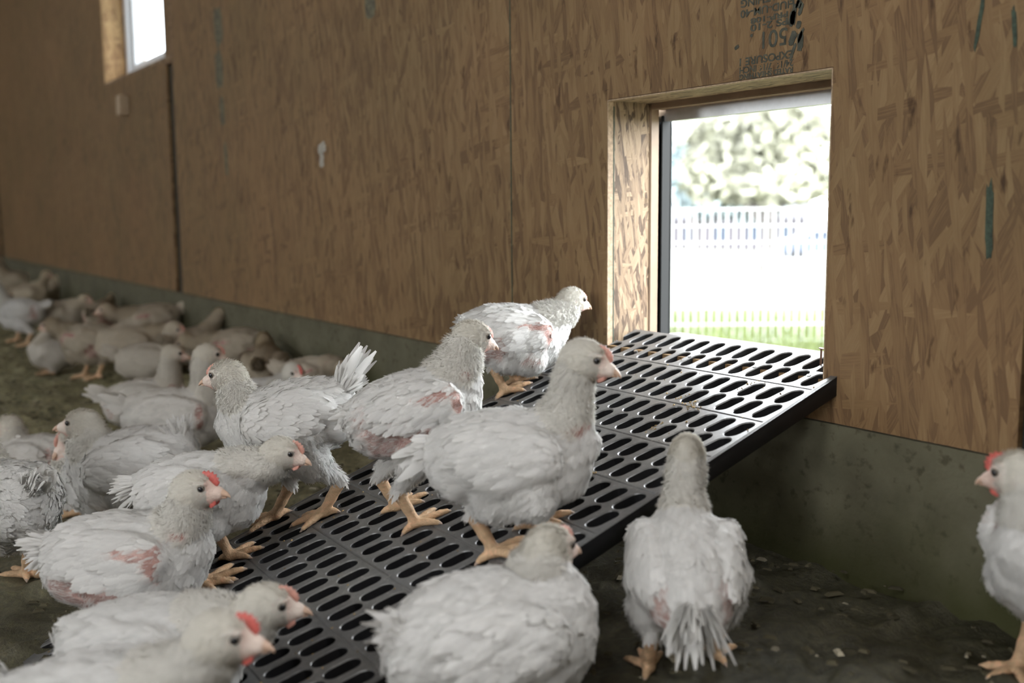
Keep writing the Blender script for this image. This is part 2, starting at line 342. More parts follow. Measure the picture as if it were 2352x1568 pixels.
def build_setting():
    # floor: a bedded layer of litter, banked up a little along the wall
    xs = np.concatenate([np.linspace(ROOM_X0, -9, 60)[:-1], np.arange(-9, 1.6, .016), np.linspace(1.6, ROOM_X1, 30)])
    ys = np.concatenate([np.linspace(ROOM_Y0, -1, 40)[:-1], np.arange(-1, D + .03, .016)])
    X, Y = np.meshgrid(xs, ys, indexing='ij')
    Z = floor_z(X, Y) + .014 * (vnoise(X * 9, Y * 9, 1) - .5) + .012 * (vnoise(X * 24, Y * 24, 2) - .5) + .008 * (vnoise(X * 50 + 3, Y * 50, 3) - .5)
    clod = np.clip(vnoise(X * 17, Y * 17, 5) - .62, 0, 1) * .05 + np.clip(vnoise(X * 30 + 7, Y * 30, 8) - .5, 0, 1) * .022; Z = Z + clod - .004
    V = np.stack([X, Y, Z], -1).reshape(-1, 3); nx, ny = X.shape
    idx = np.arange(nx * ny).reshape(nx, ny)
    F = np.stack([idx[:-1, :-1], idx[1:, :-1], idx[1:, 1:], idx[:-1, 1:]], -1).reshape(-1, 4)
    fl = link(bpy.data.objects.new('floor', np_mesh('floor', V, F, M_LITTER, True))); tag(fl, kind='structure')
    # boarded wall: separate sheets with open joints, holes for the pop hole and the high window
    wb = MB(); T = .012
    seams = [ROOM_X0, -11.55, -9.10, -6.93, -4.378, -1.891, -0.72, 1.72, ROOM_X1]
    gap = {-4.378: .042, -9.10: .06, -1.891: .0012, -0.72: .006}
    holes = [(POP_X0, POP_X1, POP_Z0, POP_Z1), (WIN_X0, WIN_X1, WIN_Z0, WIN_Z1), (WIN2_X0, WIN2_X1, WIN_Z0, WIN_Z1)]
    for a, b in zip(seams[:-1], seams[1:]):
        a2, b2 = a + gap.get(a, .003), b - gap.get(b, .003)
        cuts = sorted({a2, b2} | {x for h in holes for x in h[:2] if a2 < x < b2})
        for c, d in zip(cuts[:-1], cuts[1:]):
            mid = (c + d) / 2; segs = [(CONC_Z, ROOM_H)]
            for h in holes:
                if h[0] < mid < h[1]: segs = [(CONC_Z, h[2]), (h[3], ROOM_H)]
            for z0, z1 in segs: wb.box(c, d, D, D + T, z0 + .002, z1)
    # joint above the gap runs closed behind the window head and sill
    wb.box(-4.43, -4.325, D + .0005, D + T, 1.256, ROOM_H)
    wall = wb.build('wall_back', M_OSB); tag(wall, kind='structure')
    # dark cavity boarding behind the joints
    cb = MB()
    for x in (-9.10, -4.378, -1.891, -0.72): cb.box(x - .09, x + .09, D + T + .001, D + T + .02, CONC_Z, ROOM_H if x != -4.378 else 1.25)
    cb.build('joint_backing', simple('dark_cavity', (.02, .022, .016), .9), wall)
    # concrete upstand under the boards
    c = MB(); c.box(ROOM_X0, ROOM_X1, D - .004, D + .16, -.05, CONC_Z); tag(c.build('baseboard_back', M_CONC), kind='structure')
    # outer skin of the wall
    sk = MB(); y0, y1 = D + .165, D + .20
    for (a, b, z0, z1) in [(ROOM_X0, WIN_X0, 0, ROOM_H), (WIN_X0, WIN_X1, 0, WIN_Z0), (WIN_X0, WIN_X1, WIN_Z1, ROOM_H), (WIN_X1, POP_X0 - .1, 0, ROOM_H), (POP_X0 - .1, POP_X1 + .1, 0, POP_Z0), (POP_X0 - .1, POP_X1 + .1, POP_Z1 + .1, ROOM_H), (POP_X1 + .1, WIN2_X0, 0, ROOM_H), (WIN2_X0, WIN2_X1, 0, WIN_Z0), (WIN2_X0, WIN2_X1, WIN_Z1, ROOM_H), (WIN2_X1, ROOM_X1, 0, ROOM_H)]:
        sk.box(a, b, y0, y1, z0, z1)
    tag(sk.build('wall_outside', M_PINE), kind='structure')
    # pop hole linings: strand board, then a planed frame, a black slide rail and a zinc head strip
    yl = D + .105
    b = MB(); b.box(POP_X0 - .016, POP_X0 + .0006, D + T, yl, POP_Z0 - .04, POP_Z1 + .014); tag(b.build('trim_1', [M_OSB_YZ]), kind='structure')
    b = MB(); b.box(POP_X1 - .0006, POP_X1 + .016, D + T, yl, POP_Z0 - .04, POP_Z1 + .014); tag(b.build('trim_2', [M_OSB_YZ]), kind='structure')
    b = MB(); b.box(POP_X0, POP_X1, D + T, yl, POP_Z1 - .0006, POP_Z1 + .014); tag(b.build('trim_3', [M_OSB_XY]), kind='structure')
    b = MB(); b.box(POP_X0 - .13, POP_X0 + .004, yl, yl + .022, POP_Z0 - .02, POP_Z1 + .12); tag(b.build('trim_4', M_PINE, bevel=.0015), kind='structure')
    b = MB(); b.box(POP_X0 + .004, POP_X1 + .13, yl, yl + .03, POP_Z1 - .012, POP_Z1 + .12); tag(b.build('trim_5', M_PINE, bevel=.0015), kind='structure')
    b = MB(); b.box(POP_X1 - .002, POP_X1 + .13, yl, yl + .022, POP_Z0 - .02, POP_Z1 - .012); tag(b.build('trim_6', M_PINE, bevel=.0015), kind='structure')
    b = MB(); b.box(POP_X0 - .012, POP_X1 + .012, D + .10, D + .20, POP_Z0 - .01, POP_Z0 + .010); tag(b.build('trim_7', M_SILL, bevel=.002), kind='structure')
    # sawn board edges round the pop hole, with the green line left by the marking string
    b = MB(); b.box(POP_X0 - .001, POP_X0 + .0012, D - .0008, D + T, POP_Z0 - .002, POP_Z1); b.box(POP_X1 - .0012, POP_X1 + .001, D - .0008, D + T, POP_Z0 - .002, POP_Z1); b.box(POP_X0, POP_X1, D - .0008, D + T, POP_Z1 - .0012, POP_Z1 + .001)
    tag(b.build('trim_8', M_EDGE), kind='structure')
    b = MB(); b.box(POP_X0, POP_X0 + .0016, D + T + .0005, D + T + .0028, POP_Z0, POP_Z1 - .01); tag(b.build('trim_9', M_STAIN), kind='structure')
    r = empty('slide_rail', (POP_X0 - .008, yl + .020, POP_Z0 + .012))
    tag(r, 'black vertical slide rail on the left side of the pop hole', 'rail')
    b = MB(); X0 = -POP_X0 * 0
    b.box(-.008, .0, .003, .028, 0, POP_Z1 - POP_Z0 - .035); b.box(-.008, .016, .028, .033, 0, POP_Z1 - POP_Z0 - .035)
    b.box(.012, .016, .006, .028, 0, POP_Z1 - POP_Z0 - .035)
    b.build('rail_channel', M_BLACKSEAL, r, bevel=.001)
    b = MB(); b.box(-.008, .0, .033, .037, 0, POP_Z1 - POP_Z0 - .04); b.build('rubber_seal', simple('rubber', (.015, .015, .015), .8), r)
    z = MB(); n = 40
    for i in range(n):
        xa = POP_X0 - .02 + (POP_X1 - POP_X0 + .02) * i / n; xb = POP_X0 - .02 + (POP_X1 - POP_X0 + .02) * (i + 1) / n
        w = .0012 * math.sin(i * .8)
        z.box(xa, xb, yl + .031, yl + .034, POP_Z1 - .034, POP_Z1 - .008 + w)
    z.box(POP_X0 + .012, POP_X1, yl + .034, yl + .047, POP_Z1 - .034, POP_Z1 - .031)
    tag(z.build('head_strip', M_ZINC), 'folded zinc strip under the head of the pop hole', 'metal strip')
    # high windows: one on the left, the other added unseen on the right for its light
    M_WINOSB = osb('strand_board_window', 'yz', 1.2, 1.2)
    for wname, wx0, wx1 in (('window_1', WIN_X0, WIN_X1), ('added_window', WIN2_X0, WIN2_X1)):
        w = empty(wname, ((wx0 + wx1) / 2, D, WIN_Z0)); tag(w, kind='structure')
        hw = (wx1 - wx0) / 2; hh = WIN_Z1 - WIN_Z0
        f = MB(); f.box(-hw - .012, -hw, -.0005, .20, -.012, hh + .012); f.build('window_lining', M_WINOSB, w)
        f = MB(); f.box(hw, hw + .012, -.0005, .20, -.012, hh + .012); f.build('window_lining', M_OSB_YZ, w)
        f = MB(); f.box(-hw, hw, -.0005, .20, -.012, 0); f.build('window_sill', M_OSB_XY, w)
        f = MB(); f.box(-hw, hw, -.0005, .20, hh, hh + .012); f.build('window_head', M_OSB_XY, w)
        f = MB()
        for (a, bq, c0, c1) in [(-hw, -hw + .05, 0, hh), (hw - .05, hw, 0, hh), (-hw + .05, hw - .05, 0, .05), (-hw + .05, hw - .05, hh - .05, hh)]: f.box(a, bq, .105, .175, c0, c1)
        f.build('window_frame', M_PVC, w, bevel=.003)
        f = MB()
        for (a, bq, c0, c1) in [(-hw + .05, -hw + .09, .05, hh - .05), (hw - .09, hw - .05, .05, hh - .05), (-hw + .09, hw - .09, .05, .09), (-hw + .09, hw - .09, hh - .09, hh - .05)]: f.box(a, bq, .125, .165, c0, c1)
        f.build('window_sash', M_PVC, w, bevel=.003)
        f = MB(); f.box(-hw + .09, hw - .09, .143, .149, .09, hh - .09); f.build('window_pane', M_GLASS, w)
    # rest of the room shell
    c = MB(); q0, q1, q2, q3 = FILL_RECESS
    for (a, b2, y0_, y1_) in [(ROOM_X0 - .2, q0, ROOM_Y0 - .2, D + .25), (q1, ROOM_X1 + .2, ROOM_Y0 - .2, D + .25), (q0, q1, ROOM_Y0 - .2, q2), (q0, q1, q3, D + .25)]: c.box(a, b2, y0_, y1_, ROOM_H, ROOM_H + .08)
    c.box(q0, q1, q2, q3, ROOM_H + .075, ROOM_H + .08)
    tag(c.build('ceiling', M_CEIL), kind='structure')
    c = MB(); c.box(ROOM_X0 - .05, ROOM_X0, ROOM_Y0, D + .2, 0, ROOM_H); tag(c.build('wall_left', M_OSB_YZ), kind='structure')
    c = MB(); c.box(ROOM_X1, ROOM_X1 + .05, ROOM_Y0, D + .2, 0, ROOM_H); tag(c.build('wall_right', M_OSB_YZ), kind='structure')
    c = MB(); x = ROOM_X0
    for a0, a1 in FRONT_WIN:
        c.box(x, a0, ROOM_Y0 - .05, ROOM_Y0, 0, ROOM_H); c.box(a0, a1, ROOM_Y0 - .05, ROOM_Y0, 0, 1.4); c.box(a0, a1, ROOM_Y0 - .05, ROOM_Y0, 2.3, ROOM_H); x = a1
    c.box(x, ROOM_X1, ROOM_Y0 - .05, ROOM_Y0, 0, ROOM_H); tag(c.build('wall_front', M_OSB), kind='structure')
    # printed stamp on the board above the pop hole (it is upside down), ink smudges and marker strokes
    lines = [('RATED SHEATHING', .0085, .8545), ('24/16  7/16 INCH', .0105, .8640), ('EXPOSURE 1', .0125, .8761), ('501 .', .0275, .8965), ('PS 2-10', .0110, .9277), ('PRP-108', .0085, .9398), ('HUD-UM-40', .0122, .9518), ('SHEATHING', .0122, .9680)]
    for txt, size, zz in lines:
        cu = bpy.data.curves.new('stamp', 'FONT'); cu.body = txt; cu.size = size * 1.35; cu.align_x = 'LEFT'; cu.extrude = 0.0002; cu.offset = .0004
        to = bpy.data.objects.new('stamp', cu); COL.objects.link(to)
        bpy.context.view_layer.update()
        me = bpy.data.meshes.new_from_object(to.evaluated_get(bpy.context.evaluated_depsgraph_get()))
        bpy.data.objects.remove(to)
        n = len(me.vertices); co = np.empty(n * 3); me.vertices.foreach_get('co', co); co = co.reshape(-1, 3)
        w_ = co[:, 0].max()
        sx = (.112 if len(txt) > 8 else .078) / w_
        # upright text on the wall reads along +x, so the upside-down print runs to -x and downwards
        P = np.stack([-1.113 - co[:, 0] * sx - (.012 if len(txt) <= 8 else 0), np.full(n, D - .0006) - co[:, 2] * .5, zz + size - co[:, 1]], -1)
        me.vertices.foreach_set('co', P.astype(np.float32).ravel()); me.update()
        me.materials.append(M_INK)
        lo = bpy.data.objects.new('printed_stamp', me); COL.objects.link(lo); lo.parent = wall
    def blot(name, mat, cx, cz, w_, h_, ang=0, seed=0, n=22, parent=wall):
        rr = np.random.default_rng(seed); ca, sa = math.cos(ang), math.sin(ang); v = []
        for yy in (D - .0004, D - .0009):
            rr2 = np.random.default_rng(seed)
            for i in range(n):
                t = 2 * math.pi * i / n; k = 1 + .28 * (rr2.random() - .5)
                px_ = np.sign(math.cos(t)) * abs(math.cos(t)) ** .6 * w_ / 2 * k; pz_ = np.sign(math.sin(t)) * abs(math.sin(t)) ** .6 * h_ / 2 * k
                v.append((cx + px_ * ca - pz_ * sa, yy, cz + px_ * sa + pz_ * ca))
        f = [(i, (i + 1) % n, n + (i + 1) % n, n + i) for i in range(n)] + [tuple(range(n, 2 * n))]
        return mesh_obj(name, v, f, mat, parent)
    for k in range(16):
        blot('ink_smudge', M_INK, -1.118 + .030 * rng.random() * rng.random(), .885 + .11 * rng.random(), .004 + .009 * rng.random(), .010 + .02 * rng.random(), .5 * rng.random() - .5, 40 + k)
    blot('ink_smudge', M_INK, -1.232, .908, .010, .006, .4, 3)
    blot('marker_stroke', M_STAIN, -.779, .630, .011, .098, .03, 11)
    blot('marker_stroke', M_STAIN, -.806, .885, .006, .07, -.14, 12)
    blot('marker_stroke', M_STAIN, -.758, .87, .006, .05, .1, 13)
    blot('marker_stroke', M_STAIN, -1.891, .80, .0035, 1.0, .0, 14, n=60)
    for k, (bx, bz, bw, bh) in enumerate([(-3.755, 1.31, .085, .14), (-3.765, 1.16, .075, .13), (-3.75, 1.01, .05, .10), (-2.55, 1.185, .06, .06), (-3.73, .84, .03, .12)]):
        blot('ink_smudge', M_FADED, bx, bz, bw, bh, .08, 20 + k)
    blot('paint_mark', M_PAINT, -2.886, .835, .052, .035, .25, 31); blot('paint_mark', M_PAINT, -2.889, .800, .030, .045, -.1, 32)
    b = MB(); b.box(-5.085, -5.02, D - .045, D, 1.10, 1.19)
    tag(b.build('wooden_block', M_BLOCK, bevel=.003), 'small pale wooden block screwed to the wall under the high window', 'wood block')
    # loose litter crumbs and feathers lying on the floor
    n = 7500; x = rng.uniform(-7, .8, n); y = rng.uniform(-.7, D - .01, n)
    sc = rng.uniform(.0015, .0048, n); an = rng.uniform(0, 6.28, n); zz = floor_z(x, y) + .006 + .004 * rng.random(n)
    ln = sc * rng.uniform(1, 3.2, n)
    q = np.array([(-1, -1, 0), (1, -1, 0), (1, 1, 0), (-1, 1, 0), (-.6, -.6, 1), (.6, -.6, 1), (.6, .6, 1), (-.6, .6, 1)], float)
    P = q[None] * np.stack([ln, sc, sc * .8], -1)[:, None]; ca, sa = np.cos(an)[:, None], np.sin(an)[:, None]
    V = np.stack([P[..., 0] * ca - P[..., 1] * sa + x[:, None], P[..., 0] * sa + P[..., 1] * ca + y[:, None], P[..., 2] + zz[:, None]], -1).reshape(-1, 3)
    fq = np.array([(0, 3, 2, 1), (4, 5, 6, 7), (0, 1, 5, 4), (1, 2, 6, 5), (2, 3, 7, 6), (3, 0, 4, 7)])
    F = (fq[None] + 8 * np.arange(n)[:, None, None]).reshape(-1, 4)
    colr = np.repeat(np.where(rng.random((n, 1)) < .16, np.array([[.30, .27, .20]]), np.array([[.075, .066, .04]])) * rng.uniform(.6, 1.3, (n, 1)), 8, 0)
    o = link(bpy.data.objects.new('litter_crumbs', np_mesh('litter_crumbs', V, F, tinted('crumb', .9), False, colr)))
    tag(o, 'dark crumbs of litter and straw strewn over the barn floor', 'litter', kind='stuff')

# ------------------------------------------------------------------ slatted ramp
RO = np.array([-1.040105893, 1.309044089, 0.403375029])
RU = np.array([-0.9996221, 0.0270193824, -0.0050685219]); RV = np.array([-0.0236289016, -0.9387015892, -0.3439200509]); RN = np.array([-0.0140503370, -0.3436703062, 0.9389852548])
RA, RS1, RS2 = 0.0390781559, 0.0491484870, 0.0596711639
def ramp_z(x, y): return RO[2] - ((x - RO[0]) * RN[0] + (y - RO[1]) * RN[1]) / RN[2]
def row_v(r): return (r // 2) * (RS1 + RS2) + (r % 2) * RS1
def build_ramp():
    NR, NC = 22, 15; slant = .20; hl, hw = .0230, .0122; TH = .028
    verts = []; faces = []
    def P(u, v, w): return RO + RU * u + RV * v + RN * w
    def quad(a, b, c, d, w0=0.0):
        n = len(verts); verts.extend([P(a[0], a[1], w0), P(b[0], b[1], w0), P(c[0], c[1], w0), P(d[0], d[1], w0)]); faces.append((n, n + 1, n + 2, n + 3))
    def stadium(uc, vc, l, w, n=8):
        pts = []
        for k in range(2 * (n + 1)):
            if k <= n: t = math.pi * k / n; u, v = w * math.cos(t), (l - w) + w * math.sin(t)
            else: t = math.pi + math.pi * (k - n - 1) / n; u, v = w * math.cos(t), -(l - w) + w * math.sin(t)
            pts.append((uc + u + slant * v, vc + v))
        return pts
    umin, umax = -.70 * RA, (NC - 1 + .70) * RA
    for r in range(NR):
        vc = row_v(r)
        v0 = vc - RS1 / 2 - (.0 if r % 2 else 0); v1 = vc + RS1 / 2
        for c in range(NC):
            if r == 0 and (c == 0 or c > 13): continue
            uc = c * RA; u0, u1 = uc - RA / 2, uc + RA / 2
            o0 = stadium(uc, vc, hl, hw); o1 = stadium(uc, vc, hl + .0014, hw + .0014)
            n = len(o0); bd = []
            for (u, v) in stadium(uc, vc, hl + .01, hw + .01):
                du, dv = u - uc, v - vc
                s = min((RA / 2) / max(abs(du), 1e-9), (RS1 / 2) / max(abs(dv), 1e-9)); bd.append((uc + du * s, vc + dv * s))
            b = len(verts)
            rings = [[P(u, v, 0) for u, v in bd], [P(u, v, 0) for u, v in o1], [P(u, v, -.0005) for u, v in stadium(uc, vc, hl + .0007, hw + .0007)], [P(u, v, -.0016) for u, v in o0], [P(u, v, -.014) for u, v in stadium(uc, vc, hl - .001, hw - .001)]]
            for rg in rings: verts.extend(rg)
            for k in range(4):
                for i in range(n):
                    j = (i + 1) % n; faces.append((b + k * n + i, b + k * n + j, b + (k + 1) * n + j, b + (k + 1) * n + i))
            for (su, sv) in ((1, 1), (-1, 1), (-1, -1), (1, -1)):     # fill the cell corners
                cu, cv = uc + su * RA / 2, vc + sv * RS1 / 2
                k1 = max((i for i in range(n) if abs(abs(bd[i][0] - uc) - RA / 2) < 1e-6 and (bd[i][0] - uc) * su > 0 and (bd[i][1] - vc) * sv >= 0), key=lambda i: abs(bd[i][1] - vc), default=None)
                k2 = max((i for i in range(n) if abs(abs(bd[i][1] - vc) - RS1 / 2) < 1e-6 and (bd[i][1] - vc) * sv > 0 and (bd[i][0] - uc) * su >= 0), key=lambda i: abs(bd[i][0] - uc), default=None)
                if k1 is None or k2 is None: continue
                q = len(verts); verts.append(P(cu, cv, 0)); faces.append((q, b + k1, b + k2) if su * sv > 0 else (q, b + k2, b + k1))
        # shallow groove between the pairs of rows
        if r % 2 and r < NR - 1:
            va, vb = v1, row_v(r + 1) - RS1 / 2; g = (vb - va) / 2 - .0018
            quad((-.5 * RA, va), (14.5 * RA, va), (14.5 * RA, va + g), (-.5 * RA, va + g))
            quad((-.5 * RA, vb - g), (14.5 * RA, vb - g), (14.5 * RA, vb), (-.5 * RA, vb))
            n = len(verts); mv = (va + vb) / 2
            verts.extend([P(-.5 * RA, va + g, 0), P(14.5 * RA, va + g, 0), P(14.5 * RA, mv, -.0016), P(-.5 * RA, mv, -.0016), P(14.5 * RA, vb - g, 0), P(-.5 * RA, vb - g, 0)])
            faces.extend([(n, n + 1, n + 2, n + 3), (n + 3, n + 2, n + 4, n + 5)])
    vA, vE = RS1 - RS1 / 2, row_v(NR - 1) + RS1 / 2
    vT = -RS1 / 2
    # plain margins, rounded outer edge and skirts
    rm = [(0, 0), (.0014, .0006), (.0030, .0002), (.0034, -.0035), (.0034, -TH)]
    def strip(u_in, u_out, va, vb):
        sg = 1 if u_out > u_in else -1
        u2 = u_in + (u_out - u_in) * .35
        quad((u_in, va), (u2, va), (u2, vb), (u_in, vb))
        b = len(verts)
        for vv in (va, vb): verts.extend([P(u2, vv, 0), P(u2 + sg * .003, vv, -.0014), P(u2 + sg * .006, vv, 0)] + [P(u_out - sg * .0034 + sg * d, vv, h) for d, h in rm])
        k = 3 + len(rm)
        for i in range(k - 1): faces.append((b + i, b + i + 1, b + k + i + 1, b + k + i))
    strip(-.5 * RA, umin, vA, vE + .018); strip(14.5 * RA, umax, vA, vE + .018)
    quad((-.5 * RA, vE), (14.5 * RA, vE), (14.5 * RA, vE + .018), (-.5 * RA, vE + .018))
    quad((.5 * RA, vT - .006), (13.5 * RA, vT - .006), (13.5 * RA, vT), (.5 * RA, vT))
    def wallq(a, b2): 
        n = len(verts); verts.extend([P(*a, 0), P(*b2, 0), P(*b2, -TH), P(*a, -TH)]); faces.append((n, n + 1, n + 2, n + 3))
    wallq((umin, vE + .018), (umax, vE + .018)); wallq((.5 * RA, vT - .006), (13.5 * RA, vT - .006)); wallq((umin, vA), (.5 * RA, vA)); wallq((13.5 * RA, vA), (umax, vA)); wallq((.5 * RA, vA), (.5 * RA, vT - .006)); wallq((13.5 * RA, vA), (13.5 * RA, vT - .006))
    base = RO + RV * .5
    root = empty('slatted_ramp', (float(base[0]), float(base[1]), 0.0))
    tag(root, 'black perforated plastic ramp sloping from the litter floor up to the pop hole', 'ramp')
    V = np.array(verts) - np.array(root.location)
    top = mesh_obj('slat_panel', V, faces, [M_SLAT, M_SLATSIDE], root)
    bm = bmesh.new(); bm.from_mesh(top.data); bmesh.ops.remove_doubles(bm, verts=bm.verts, dist=2e-5); bmesh.ops.recalc_face_normals(bm, faces=bm.faces)
    # make sure the top looks up
    up = sum(1 if f.normal.dot(Vector(RN)) > .9 else (-1 if f.normal.dot(Vector(RN)) < -.9 else 0) for f in bm.faces)
    if up < 0: bmesh.ops.reverse_faces(bm, faces=bm.faces)
    for f in bm.faces:
        f.smooth = True
        if abs(f.normal.dot(Vector(RN))) < .35: f.material_index = 1
    for e in bm.edges:
        if len(e.link_faces) == 2 and e.calc_face_angle(0) > .30: e.smooth = False
    bm.to_mesh(top.data); bm.free()
    # ribs under the panel and two timber bearers
    loc = np.array(root.location)
    rb = MB()
    for c in range(0, NC + 1, 3):
        u = (c - .5) * RA
        for (v0, v1) in ((.05, vE),):
            a, b2 = P(u, v0, -.008) - loc, P(u, v1, -.008) - loc
            w2 = RU * .0015; h2 = -RN * .018
            v = [a - w2, a + w2, b2 + w2, b2 - w2, a - w2 + h2, a + w2 + h2, b2 + w2 + h2, b2 - w2 + h2]
            rb.add(v, [(0, 1, 2, 3), (4, 7, 6, 5), (0, 4, 5, 1), (1, 5, 6, 2), (2, 6, 7, 3), (3, 7, 4, 0)])
    rb.build('stiffening_ribs', M_SLAT, root)
    # screws and the bent nail that hold the top end
    for (px, py) in ((1585, 818), (1733, 842), (1858, 862), (1460, 806)):
        d = pix(px, py); t = ((RO - CAMP) @ RN) / (d @ RN); p = CAMP + d * t - loc
        s = MB(); s.bar(p - RN * .004, p + RN * .0012, .0036, 12); s.bar(p - RN * .030, p - RN * .004, .0018, 8); s.build('screw', M_STEEL, root)
    for (px, py, h) in ((1881, 838, .026), (1434, 760, .012)):
        d = pix(px, py); t = ((RO - CAMP) @ RN) / (d @ RN); p = CAMP + d * t
        s = MB(); q = p + np.array([.004, .0, h]); s.bar(p - RN * .01, q, .0017, 8); s.bar(q, q + (q - p) / np.linalg.norm(q - p) * .0015, .0042, 10)
        o = s.build('nail', M_NAIL); tag(o, 'rusty nail standing up from the ramp by the right post' if h > .02 else 'short nail at the far left corner of the ramp', 'nail')
    # crumbs of feed and litter on the ramp
    n = 900; uu = rng.uniform(umin, umax, n); vv = rng.uniform(.02, vE, n)
    cl = rng.choice(9, n); cu_ = rng.uniform(umin + .05, umax - .03, 9); cv_ = rng.uniform(.02, .5, 9)
    k = rng.random(n) < .45; uu = np.where(k, cu_[cl] + rng.normal(0, .012, n), uu); vv = np.where(k, cv_[cl] + rng.normal(0, .009, n), vv)
    # keep only those on solid plastic
    ci = np.round(uu / RA); ri = np.array([np.argmin([abs(v - row_v(r)) for r in range(NR)]) for v in vv]); du = uu - ci * RA; dv = vv - np.array([row_v(int(r)) for r in ri]); du = du - slant * dv
    inside = (np.abs(du) < hw + .002) & (np.abs(dv) < hl + .002); uu, vv = uu[~inside], vv[~inside]; ok = (uu > umin + .004) & (uu < umax - .004); uu, vv = uu[ok], vv[ok]; n = len(uu)
    s = rng.uniform(.0006, .0019, n)[:, None, None]
    q = np.array([(1, 0, 0), (0, 1, 0), (-1, 0, 0), (0, -1, 0), (0, 0, .9), (0, 0, -.3)], float); q = q[None] * s * rng.uniform(.6, 1.6, (n, 1, 3))
    base_ = RO + RU * uu[:, None] + RV * vv[:, None] + RN * .0005
    V = (base_[:, None] + q[..., 0:1] * RU + q[..., 1:2] * RV + q[..., 2:3] * RN).reshape(-1, 3)
    fq = np.array([(0, 1, 4), (1, 2, 4), (2, 3, 4), (3, 0, 4), (1, 0, 5), (2, 1, 5), (3, 2, 5), (0, 3, 5)]); F = (fq[None] + 6 * np.arange(n)[:, None, None]).reshape(-1, 3)
    colr = np.repeat(np.array([[.42, .30, .14]]) * rng.uniform(.4, 1.2, (n, 1)), 6, 0)
    o = link(bpy.data.objects.new('feed_crumbs', np_mesh('feed_crumbs', V, F, tinted('feed', .8), False, colr)))
    tag(o, 'tan crumbs of feed scattered on the black ramp', 'crumbs', kind='stuff')

